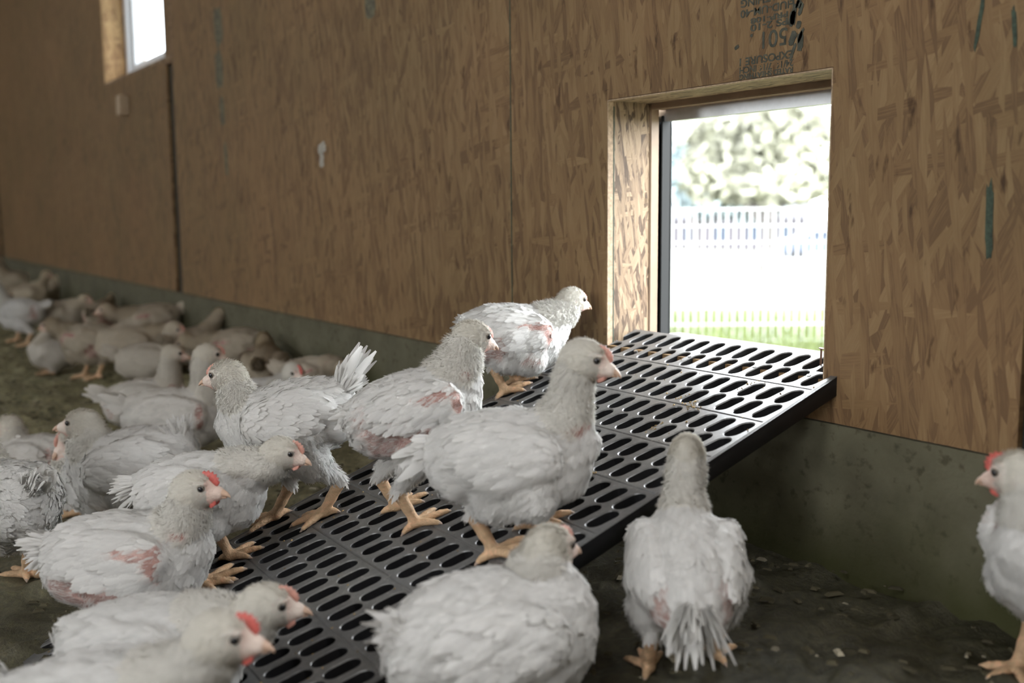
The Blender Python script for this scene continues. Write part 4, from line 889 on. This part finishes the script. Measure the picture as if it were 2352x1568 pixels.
    if ps['feet'] and not (crouch and len(ps['feet']) < 2):
        for fx, fy in ps['feet']:
            dx, dy = (fx - x) / s, (fy - y) / s; feet.append((dx * hd[0] + dy * hd[1], -dx * hd[1] + dy * hd[0]))
        feet.sort(key=lambda q: q[1])
    else: feet = [(.02, -.048), (.035, .048)]
    if len(ps['feet']) == 1 and crouch:
        fx, fy = ps['feet'][0]; dx, dy = (fx - x) / s, (fy - y) / s; q = (dx * hd[0] + dy * hd[1], -dx * hd[1] + dy * hd[0])
        feet = [q, (q[0] - .03, .05)] if q[1] < 0 else [(q[0] - .03, -.05), q]
    toe_min = .0042 if lod == 0 else (.0055 if lod == 1 else .008)
    for sd, (fx, fy) in zip((-1, 1), feet):
        hip = Bm((-.012, sd * .042, -.030)); fz = gnd(fx, fy)
        foot = np.array([fx, fy, fz + .010])
        ht = hip[2] - fz
        sl = min(.070, ht * .62)
        up_ = not crouch or ht > .10
        if up_:
            back = np.array([fx - .030, fy * .9 + hip[1] * .1, fz + sl * .93])
            hock = back
            hock[2] = min(hock[2], hip[2] - .022)
        else: hock = np.array([fx - .060, fy, gnd(fx - .06, fy) + .016 + max(0, ht - .05) * .6])
        knee = Bm((.034, sd * .060, -.060))
        if up_:
            md = hip * .5 + hock * .5 + np.array([.012, sd * .006, 0])
            prims.append(cone(hip, md, .044 * thick, .030 * thick, 'thigh', .022))
            prims.append(cone(md, hock + np.array([0, 0, .008]), .030 * thick, .0115, 'thigh', .010))
            if ht > .10: prims.append(cone(knee, md, .030, .024, 'thigh', .02))
        else:
            prims.append(cone(hip, hip * .5 + np.array([fx - .01, fy * 1.15, fz + .04]) * .5, .048, .044, 'thigh', .022))
        prims.append(cone(hock, hock * .5 + foot * .5, .0128, .0098, 'leg', .006)); prims.append(cone(hock * .5 + foot * .5, foot, .0098, .0102, 'leg', .006))
        prims.append(cone(foot - np.array([.004, 0, 0]), foot + np.array([.008, 0, -.001]), .0102, .0085, 'leg', .006))
        for an, ln in ((0, .060), (.66, .050), (-.62, .048), (math.pi - sd * .45, .026)):
            fa = an + r.normal(0, .06) + sd * .10
            e1 = np.array([foot[0] + math.cos(fa) * ln * .55, foot[1] + math.sin(fa) * ln * .55, 0]); e1[2] = gnd(e1[0], e1[1]) + .0080
            e2 = np.array([foot[0] + math.cos(fa) * ln, foot[1] + math.sin(fa) * ln, 0]); e2[2] = gnd(e2[0], e2[1]) + .0052
            em = e1 * .45 + e2 * .55; em[2] += .0008
            prims.append(cone(foot + np.array([0, 0, -.0015]), e1, .0078, max(.0066, toe_min), 'leg', .004)); prims.append(cone(e1, em, max(.0068, toe_min), max(.0056, toe_min), 'leg', .003)); prims.append(cone(em, e2, max(.0061, toe_min), max(.0044, toe_min), 'leg', .002))
            dl = (e2 - em) / (np.linalg.norm(e2 - em) + 1e-9); prims.append(cone(e2, e2 + dl * .009 - np.array([0, 0, .0015]), max(.0036, toe_min * .8), max(.0020, toe_min * .5), 'claw', .003))
    h = (.0029, .0042, .0065)[lod]
    V, F = sdf_mesh(prims, h)
    regs = ['body', 'tail', 'neck', 'head', 'face', 'wing', 'thigh', 'leg', 'claw']
    dist = np.full((len(regs), len(V)), 1.0)
    for p in prims:
        i = regs.index(p.reg); dist[i] = np.minimum(dist[i], pdist(p, V))
    reg = dist.argmin(0)
    # normals
    e1, e2 = V[F[:, 2]] - V[F[:, 0]], V[F[:, 3]] - V[F[:, 1]]; fn = np.cross(e1, e2); fa = np.linalg.norm(fn, axis=1) * .5
    VN = np.zeros_like(V)
    for k in range(4): np.add.at(VN, F[:, k], fn)
    VN /= np.linalg.norm(VN, axis=1)[:, None] + 1e-12
    rip = np.isin(reg, (0, 1, 5, 6)) * 1.0 + (reg == 2) * .5
    amp = .0016 * nz3((V - C) @ RB * np.array([.75, 1.1, 1.0]), 190, seed + 31) + .0006 * nz3((V - C) @ RB * np.array([.6, 1.1, 1.1]), 380, seed + 37)
    V = V + VN * (rip * amp)[:, None]
    fn = np.cross(V[F[:, 2]] - V[F[:, 0]], V[F[:, 3]] - V[F[:, 1]]); VN = np.zeros_like(V)
    for k in range(4): np.add.at(VN, F[:, k], fn)
    VN /= np.linalg.norm(VN, axis=1)[:, None] + 1e-12
    # body-frame coordinates, patch mask
    PB = (V - C) @ RB
    mask = np.zeros(len(V)); nz = nz3(V, 170, seed + 5) * .45 + nz3(V, 480, seed + 9) * .3
    for pn in patches:
        c, rad, st = PATCH[pn]
        q = np.stack([PB[:, 0], np.abs(PB[:, 1]), PB[:, 2]], 1)
        dd = np.sqrt((((q - np.array(c)) / np.array(rad)) ** 2).sum(1)) + nz * .55
        mm = np.clip((1.25 - dd) * 2.2, 0, 1) * st
        if pn == 'breast': mm *= (reg != 5)
        if pn.startswith('shoulder'): mm *= np.isin(reg, (5, 0))
        mask = np.maximum(mask, mm)
    mask *= np.isin(reg, (0, 1, 2, 5, 6))
    tint = np.tile(WHITE * .96, (len(V), 1))
    tint[np.isin(reg, (2, 3))] = CREAM * .92
    mk = mask[:, None]; pk = np.where((nz > .1)[:, None], PINK, DEEP); tint = tint * (1 - mk) + pk * mk
    hq = (V - H) @ HRt.T / hs_
    fm = np.clip((hq[:, 0] - .004) / .016, 0, 1) * np.isin(reg, (3, 4)); fcol = CREAM * (1 - face) + FACE * face
    ring = np.exp(-((np.hypot(hq[:, 0] - .016, hq[:, 2] - .005) - .0085) / .004) ** 2) * (np.abs(hq[:, 1]) > .008)
    low = np.clip((-.010 - hq[:, 2]) / .008, 0, 1) * np.clip((hq[:, 0] - .008) / .01, 0, 1)
    tint = tint * (1 - fm[:, None]) + fcol * fm[:, None]
    ear = np.exp(-(np.hypot(hq[:, 0] + .006, hq[:, 2] + .005) / .0055) ** 2) * np.isin(reg, (3, 4)) * (np.abs(hq[:, 1]) > .01)
    for w_, cc_ in ((ring * .35 * np.isin(reg, (3, 4)), PINK * 1.15), (low * .6 * np.isin(reg, (3, 4)), np.array([.62, .26, .22])), (ear * .5, PINK * 1.1)):
        tint = tint * (1 - w_[:, None]) + cc_ * w_[:, None]
    lg = reg == 7; q = nz3(V[lg], 260, seed)[:, None] * .5 + nz3(V[lg], 900, seed + 2)[:, None] * .5; tint[lg] = LEG * (1 + .20 * q) + np.array([.05, -.02, -.01]) * np.clip(q, 0, 1)
    tint[reg == 8] = np.array([.40, .31, .25])
    tint = np.clip(tint, 0, 1)
    me = np_mesh('body', V * s, F, M_SKIN, True, tint); body = link(bpy.data.objects.new('body', me), root)
    # ---- plumage
    mul = (1.0, .55, .22)[lod]; wide = (1.0, 1.35, 1.9)[lod]
    fr = np.array([np.bincount(reg[f], minlength=8).argmax() for f in F]) if lod == 9 else reg[F[:, 0]]
    NF = []; acc = {'V': [], 'F': [], 'C': [], 'N': []}; off = [0]
    def put(v, f, c, nn, A=acc, o=off): A['V'].append(v); A['F'].append(f + o[0]); A['C'].append(c); A['N'].append(nn); o[0] += len(v)
    tang = {}
    def flow_at(P, rg, N):
        fx_ = RB @ np.array([1, 0, 0]); fl = np.tile(RB @ np.array([-1, 0, -.18]), (len(P), 1)) + np.array([0, 0, -1.6]) * np.clip(N @ fx_, 0, 1)[:, None]
        fl[rg == 1] = td
        fl[rg == 6] = np.array([-.55, 0, -.85]); fl[rg == 5] = RB @ np.array([-1, 0, -.28])
        nk = np.isin(rg, (2,))
        if nk.any():
            kk = np.array(K); Q = P[nk]; j = np.argmin(((Q[:, None] - kk[None, 1:]) ** 2).sum(-1), 1); t_ = kk[:-1] - kk[1:]; t_ = t_ / np.linalg.norm(t_, axis=1)[:, None]
            fl[nk] = t_[j] * 1.0 + (RB @ np.array([-.15, 0, 0]))
        hdm = np.isin(rg, (3, 4)); fl[hdm] = -fwd * .85 - up * .25
        return fl
    def sample(sel, n):
        n = int(n * mul)
        w_ = fa * sel
        if w_.sum() <= 0 or n < 1: return None
        c = np.searchsorted(np.cumsum(w_), r.random(n) * w_.sum()); c = np.clip(c, 0, len(F) - 1)
        a, b = r.random((2, n, 1)); q = V[F[c]]
        P = q[:, 0] * (1 - a) * (1 - b) + q[:, 1] * a * (1 - b) + q[:, 2] * a * b + q[:, 3] * (1 - a) * b
        N = VN[F[c, 0]]; return P, N, fr[c], mask[F[c, 0]]
    def cover(sel, n, L, W, lift, curl, col, kind='f', keep=.12, jit=.22, lv=.25):
        sm = sample(sel, n)
        if sm is None: return
        P, N, rg, mk = sm
        ok = r.random(len(P)) > mk * (1 - keep); P, N, rg, mk = P[ok], N[ok], rg[ok], mk[ok]; n = len(P)
        if n == 0: return
        fl = flow_at(P, rg, N) + r.normal(0, jit, (n, 3))
        sh = r.uniform(.93, 1.03, (n, 1)); t1 = np.clip(col[None] * sh, 0, .95); near = mk[:, None]
        t0 = t1 * (1 - .55 * near) + PINK * .55 * near
        lead = np.clip(N @ (RB @ np.array([1, 0, 0])), 0, 1)
        Lr = L * r.uniform(1 - lv, 1 + lv, n) * (1 - .35 * mk) * (1 - .45 * lead)
        Wr = (W * r.uniform(.75, 1.25, n)) * (1 - .6 * mk) * wide
        lf = np.abs(lift + r.normal(0, lift * .35, n)); 
        if kind == 'f': put(*feathers(P + N * .0004, N, fl, Lr, Wr, lf, curl, t0, t1))
        else: put(*strands(P, N, fl, Lr, Wr, lf, curl, t1 * (1 - .3 * near) + PINK * .3 * near, r))
    isr = lambda *a: np.isin(fr, a)
    fx = (V[F].mean(1) - H) @ HRt.T / hs_
    crown = isr(3) | (isr(4) & (fx[:, 0] < .010))
    crown &= ~((fx[:, 0] > .006) & (fx[:, 2] < .013)); 
    if headbare: crown &= r.random(len(F)) > headbare
    cover(isr(0, 1), 3600, .020, .0085, .045, .06, WHITE, jit=.15)
    cover(isr(5), 1300, .024, .0105, .035, .055, WHITE * 1.01, jit=.11)
    cover(isr(6), 1500, .018, .0055, .14, .10, WHITE * .99)
    cover(isr(2), 2600, .0150, .0038, .20 * fluffy, .12, CREAM * .6 + WHITE * .4, keep=.15)
    cover(isr(0, 1), 8500 * fluffy, .0125, .0013, .27, .10, WHITE, 's', jit=.35, keep=.45)
    cover(isr(5), 3200, .012, .0012, .20, .10, WHITE, 's', jit=.3, keep=.6)
    cover(isr(6), 4200, .015, .0014, .42, .15, WHITE, 's', jit=.4)
    cover(isr(2), 4600 * fluffy, .0155 * fluffy ** .7, .0014, .72, .22, CREAM * .6 + WHITE * .4, 's', jit=.6)
    cover(crown, 3000, .0105, .0013, .55, .12, CREAM, 's', jit=.3)
    cover(isr(3, 4) & ~crown & (fx[:, 0] < .022), 2200, .0045, .0010, .35, .1, CREAM * .9, 's')
    if acc['V']:
        me = np_mesh('plumage', np.concatenate(acc['V']) * s, np.concatenate(acc['F']), M_FEATHER, True, np.concatenate(acc['C'])); set_normals(me, np.concatenate(acc['N'])); link(bpy.data.objects.new('plumage', me), root)
    # folded flight feathers along the lower rear edge of each wing
    for sd in (-1, 1):
        nq = (9, 7, 5)[lod]; t = np.linspace(0, 1, nq)
        P = np.stack([Bm((.030 - .085 * q, sd * (.086 - .018 * q * q), -.012 - .002 * q + .010 * q * q)) for q in t]); N = np.stack([RB @ np.array([-.1, sd * 1.0, .35 - .3 * q]) for q in t]); N /= np.linalg.norm(N, axis=1)[:, None]
        fl = np.stack([RB @ np.array([-1, -sd * (.22 + .22 * q), -.16 + .30 * q]) for q in t])
        Vq, Fq, Cq, _n = feathers(P, N, fl, np.linspace(.040, .050, nq) * r.uniform(.9, 1.1, nq),   .0145, .0, .05, np.tile(WHITE * .97, (nq, 1)), np.tile(WHITE, (nq, 1)), .15)
        me = np_mesh('wing_feathers', Vq * s, Fq, M_FEATHER, True, Cq); link(bpy.data.objects.new('wing_feathers', me), root)
    # tail
    V_, F_, C_, o_ = [], [], [], 0
    e = tb + td * .008; yv = np.array([0, 1., 0]); uv = np.cross(yv, td) * -1; uv = uv if uv[2] * math.cos(ta) > 0 else -uv
    if tailtype == 'fan': sets = [(14, tl + .018, .0185, .20, .17), (18, tl * .85, .0165, .26, .26), (170, tl * .55 + .008, .007, .5, .6)]
    elif tailtype == 'bigfluff': sets = [(11, tl + .028, .020, .50, .25), (70, tl * 1.15, .013, .65, .40), (260, tl * .8, .0065, .8, .7)]
    elif tailtype == 'fluff': sets = [(50, tl * .8, .008, .55, .45), (260, tl * .6, .0045, .75, .75)]
    else: sets = [(7, tl * .7 + .010, .013, .30, .2), (110, tl * .5 + .004, .006, .7, .7)]
    for n_, L_, W_, sy, su in sets:
        n_ = max(5, int(n_ * (1 if n_ < 20 else mul)))
        a = np.linspace(-1, 1, n_) if n_ < 20 else r.uniform(-1, 1, n_); b = r.uniform(-1, 1, n_)
        fl = td[None] + yv[None] * (a * sy)[:, None] + uv[None] * (b * su)[:, None]; fl /= np.linalg.norm(fl, axis=1)[:, None]
        sg = np.where(np.abs(a) < .12, np.where(np.arange(n_) % 2, 1., -1.), np.sign(a)); N = uv[None] * .45 + yv[None] * (sg * (.45 + .55 * np.abs(a)))[:, None]; N -= (N * fl).sum(1)[:, None] * fl; N /= np.linalg.norm(N, axis=1)[:, None]
        P = e[None] + yv[None] * (a * .012)[:, None] + uv[None] * (b * .008)[:, None] + r.normal(0, .002, (n_, 3))
        sh = r.uniform(.93, 1.03, (n_, 1))
        Vq, Fq, Cq, _n = feathers(P, N, fl, L_ * r.uniform(.82, 1.1, n_), W_ * wide * r.uniform(.8, 1.2, n_), .05, .12, WHITE * sh * .97, WHITE * sh)
        V_.append(Vq); F_.append(Fq + o_); C_.append(Cq); o_ += len(Vq)
    me = np_mesh('tail_feathers', np.concatenate(V_) * s, np.concatenate(F_), M_FEATHER, True, np.clip(np.concatenate(C_), 0, .95)); link(bpy.data.objects.new('tail_feathers', me), root)
    # ---- head parts
    def loft(name, rings, mat, n=12):
        v = []; f = []
        for (cx, cz, ry, rz) in rings:
            for i in range(n):
                t = 2 * math.pi * i / n; v.append(Hm((cx, ry * math.cos(t), cz + rz * math.sin(t))) * s)
        for k in range(len(rings) - 1):
            for i in range(n): f.append((k * n + i, k * n + (i + 1) % n, (k + 1) * n + (i + 1) % n, (k + 1) * n + i))
        f += [tuple(range(n))[::-1], tuple(range((len(rings) - 1) * n, len(rings) * n))]
        return v, f
    mb = MB()
    mb.add(*loft('b', [(.027, -.0045, .0090, .0066), (.034, -.0048, .0078, .0062), (.040, -.0062, .0060, .0050), (.0455, -.0086, .0038, .0036), (.0490, -.0116, .0018, .0020), (.0498, -.0132, .0006, .0008)], None))
    mb.add(*loft('b', [(.025, -.0120, .0074, .0034), (.034, -.0118, .0060, .0030), (.040, -.0122, .0040, .0023), (.0445, -.0128, .0016, .0011)], None))
    mb.build('beak', M_BEAK, root, smooth=True)
    for sd in (-1, 1):
        v = []; f = []; n, k = 14, 8; rad = .0062; c0 = Hm((.0165, sd * .0168, .0052)); ax = hs * sd + fwd * .22; ax /= np.linalg.norm(ax); t1 = np.cross(ax, up); t1 /= np.linalg.norm(t1); t2 = np.cross(ax, t1)
        for j in range(k + 1):
            th = math.pi * j / k
            for i in range(n):
                ph = 2 * math.pi * i / n; v.append((c0 + rad * (ax * math.cos(th) * .8 + (t1 * math.cos(ph) + t2 * math.sin(ph)) * math.sin(th))) * s)
        mi = []
        for j in range(k):
            for i in range(n): f.append((j * n + i, j * n + (i + 1) % n, (j + 1) * n + (i + 1) % n, (j + 1) * n + i)); mi.append(1 if j == 2 else 0)
        eo = mesh_obj('eye', v, f, [M_EYE, M_IRIS], root, True); eo.data.polygons.foreach_set('material_index', mi)
    if comb:
        hgt = dict(red=.0085, pink=.0055, small=.0032)[comb]; th = np.linspace(.26, 1.30, 13); bot = []; topv = []
        for i, t in enumerate(th):
            ctr = (.003 + .031 * math.cos(t), .0235 * math.sin(t) - .001)
            k_ = hgt * math.sin(math.pi * (i + .6) / 13.4) ** .6 * (1.0 if i % 2 else .62)
            bot.append(ctr); topv.append((ctr[0] + math.cos(t) * k_, ctr[1] + (math.sin(t) + .15) * k_))
        v = []; f = []; wd = .0024
        for (b_, t_) in zip(bot, topv):
            b2 = (b_[0] - .004 * math.cos(.7), b_[1] - .004)
            v += [Hm((b2[0], -wd * 1.25, b2[1])) * s, Hm((b2[0], wd * 1.25, b2[1])) * s, Hm((t_[0], wd * .5, t_[1])) * s, Hm((t_[0], -wd * .5, t_[1])) * s]
        for i in range(12):
            a = 4 * i
            for q in ((0, 1), (1, 2), (2, 3), (3, 0)): f.append((a + q[0], a + q[1], a + 4 + q[1], a + 4 + q[0]))
        f += [(0, 3, 2, 1), (48, 49, 50, 51)]
        mesh_obj('comb', v, f, M_COMB if comb == 'red' else M_COMBPINK, root, True)
    if wattle:
        for sd in (-1, 1):
            mb = MB(); n = 10; pr = [(0, .0008), (.003, .0042), (.007, .0052), (.010, .0036), (.0118, .0008)]
            v = []; f = []
            for (dz, w_) in pr:
                for i in range(n):
                    t = 2 * math.pi * i / n; v.append(Hm((.026 + w_ * math.cos(t) * 1.25 - dz * .3, sd * (.0058 + .0016 * math.sin(t)), -.013 - dz)) * s)
            for k in range(4):
                for i in range(n): f.append((k * n + i, k * n + (i + 1) % n, (k + 1) * n + (i + 1) % n, (k + 1) * n + i))
            mesh_obj('wattle', v, f, M_COMB if comb == 'red' else M_COMBPINK, root, True)
    return root

build_setting()
build_ramp()
build_outdoors()
FLOCK = [
    ('A', 'white chicken on the ramp with straight legs and bent-up neck, standing nearest its right edge', 0, ('breast',), 'pink', dict(face=.5)),
    ('B', 'white chicken standing mid-ramp with a reddish bare wing patch and hunched fluffy neck', 0, ('shoulder', 'shoulder2', 'flank', 'vent', 'side', 'breast'), 'small', dict(fluffy=1.3, face=.7, nw=1.2, tailtype='stub')),
    ('C', 'white chicken highest on the ramp, beside the wall left of the pop hole', 0, ('shoulder', 'shoulder2', 'thigh', 'side'), 'small', dict(face=.4, nw=1.1, tailtype='stub', fluffy=1.25)),
    ('D', 'white chicken on the ramp facing left with its tail fan raised high', 0, ('thigh',), 'small', dict(face=.55, nw=.85, thick=1.15)),
    ('E', 'white chicken crouching low beneath the one with the raised tail, head stretched right', 0, (), 'pink', dict(face=.6, tailtype='fluff')),
    ('F', 'white chicken with bright red comb on the lower ramp, puffy tail and red wing patch', 0, ('shoulder', 'shoulder2', 'flank', 'side', 'breast', 'thigh'), 'red', dict(face=.75, tailtype='fluff')),
    ('G', 'white chicken stretching its head over the ramp, partly behind the nearest chicken', 0, (), 'pink', dict(face=.5, tailtype='stub', tlo=.015)),
    ('H', 'nearest white chicken in the bottom left corner with red comb, only front half visible', 0, ('shoulder', 'flank'), 'red', dict(face=.6)),
    ('I', 'puffed white chicken in front of the ramp at the bottom centre, pinkish head turned right', 0, (), 'pink', dict(face=.7, fluffy=1.2, headbare=.5, puff=1.12, tailtype='stub', bust=.012)),
    ('J', 'white chicken seen from behind right of the ramp, long bare neck and hanging tail', 0, ('vent',), 'small', dict(tailtype='bigfluff', face=.6, headbare=.2, nw=.72, thick=1.22)),
    ('K', 'white chicken at the right edge by the concrete base, turned left with pink breast', 0, ('breast', 'shoulder'), 'red', dict(face=.8)),
    ('L', 'white chicken left of the ramp facing left with a short upright tail', 0, (), None, dict(face=.4, tailtype='fluff')),
    ('M', 'white chicken peeping out below the beak of its left-facing neighbour, face and breast visible', 1, (), 'small', dict(face=.6)),
    ('N', 'white chicken cut off by the left edge, back turned, standing on thin yellow legs', 0, (), None, dict()),
    ('O', 'white chicken with a bare pink neck crouching on the litter at the left edge', 1, ('vent', 'side'), None, dict(face=.8, headbare=.7, tan_tint=0.2)),
    ('P', 'white chicken sitting on the litter facing right with pinkish fluffy neck', 1, ('breast', 'vent'), None, dict(face=.7, tan_tint=0.35)),
    ('Q', 'large white chicken behind the left-facing ramp bird, head high with a small comb', 1, ('shoulder2',), 'pink', dict(face=.5, tan_tint=0.25)),
    ('S', 'white chicken whose head shows just above the sitting pinkish-necked one', 1, ('breast',), 'small', dict(face=.7, tan_tint=0.7)),
    ('T', 'white chicken bending down beside the concrete base, rump to the right', 1, ('shoulder', 'side'), None, dict(tan_tint=1)),
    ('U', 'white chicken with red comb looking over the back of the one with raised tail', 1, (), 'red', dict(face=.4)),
    ('V', 'dim pinkish chicken resting against the concrete base behind the raised tail fan', 1, ('side', 'shoulder', 'vent', 'breast'), None, dict(face=.9, headbare=.8, tan_tint=0.9)),
    ('V0', 'small white chicken seen from behind at the foot of the concrete base', 1, (), None, dict(tan_tint=1.1)),
    ('T0', 'white chicken bowed away between two others in front of the concrete base', 2, (), None, dict(tan_tint=0.9)),
    ('W', 'white chicken standing on yellow legs on the open litter far left, brownish wing', 1, ('shoulder', 'side', 'shoulder2'), None, dict(tan_tint=1)),
    ('W2', 'white chicken pecking right behind the far one standing on yellow legs', 2, (), None, dict(tan_tint=1)),
    ('X', 'small white chicken with pink face sitting left of the far one on yellow legs', 2, (), None, dict(face=.9, tan_tint=0.5)),
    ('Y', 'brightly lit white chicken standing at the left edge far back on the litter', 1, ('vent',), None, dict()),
    ('Z', 'white chicken with dark stained side below the tall dark board joint', 2, ('shoulder', 'side', 'flank'), None, dict(tan_tint=1)),
    ('Z2', 'white chicken lying along the concrete base with its pink head to the left', 2, ('breast',), None, dict(face=.9, tan_tint=1)),
    ('AA', 'white chicken far back facing right with a reddish head, beyond the bright standing one', 2, (), None, dict(face=.9, tan_tint=0.9)),
    ('AB', 'reddish bare chicken sitting between others far back near the wall', 2, ('vent', 'side', 'shoulder', 'flank'), None, dict(tan_tint=1)),
    ('BA', 'dim chicken farthest back at the left edge of the flock', 2, (), None, dict(tan_tint=1.1)),
    ('BB', 'dim upright chicken in the farthest row, near the wall corner', 2, (), None, dict(tan_tint=1.1)),
    ('BC', 'dim small chicken in the farthest row between two larger ones', 2, (), None, dict(tan_tint=1.1)),
    ('BD', 'dim chicken in the farthest row closest to the wall', 2, (), None, dict(tan_tint=1.1)),
]
for i, (key, label, lod, pat, cmb, kw) in enumerate(FLOCK):
    build_chicken(key, label, lod, pat, cmb, seed=i * 3 + 1, wattle=cmb in ('red', 'pink'), **kw)
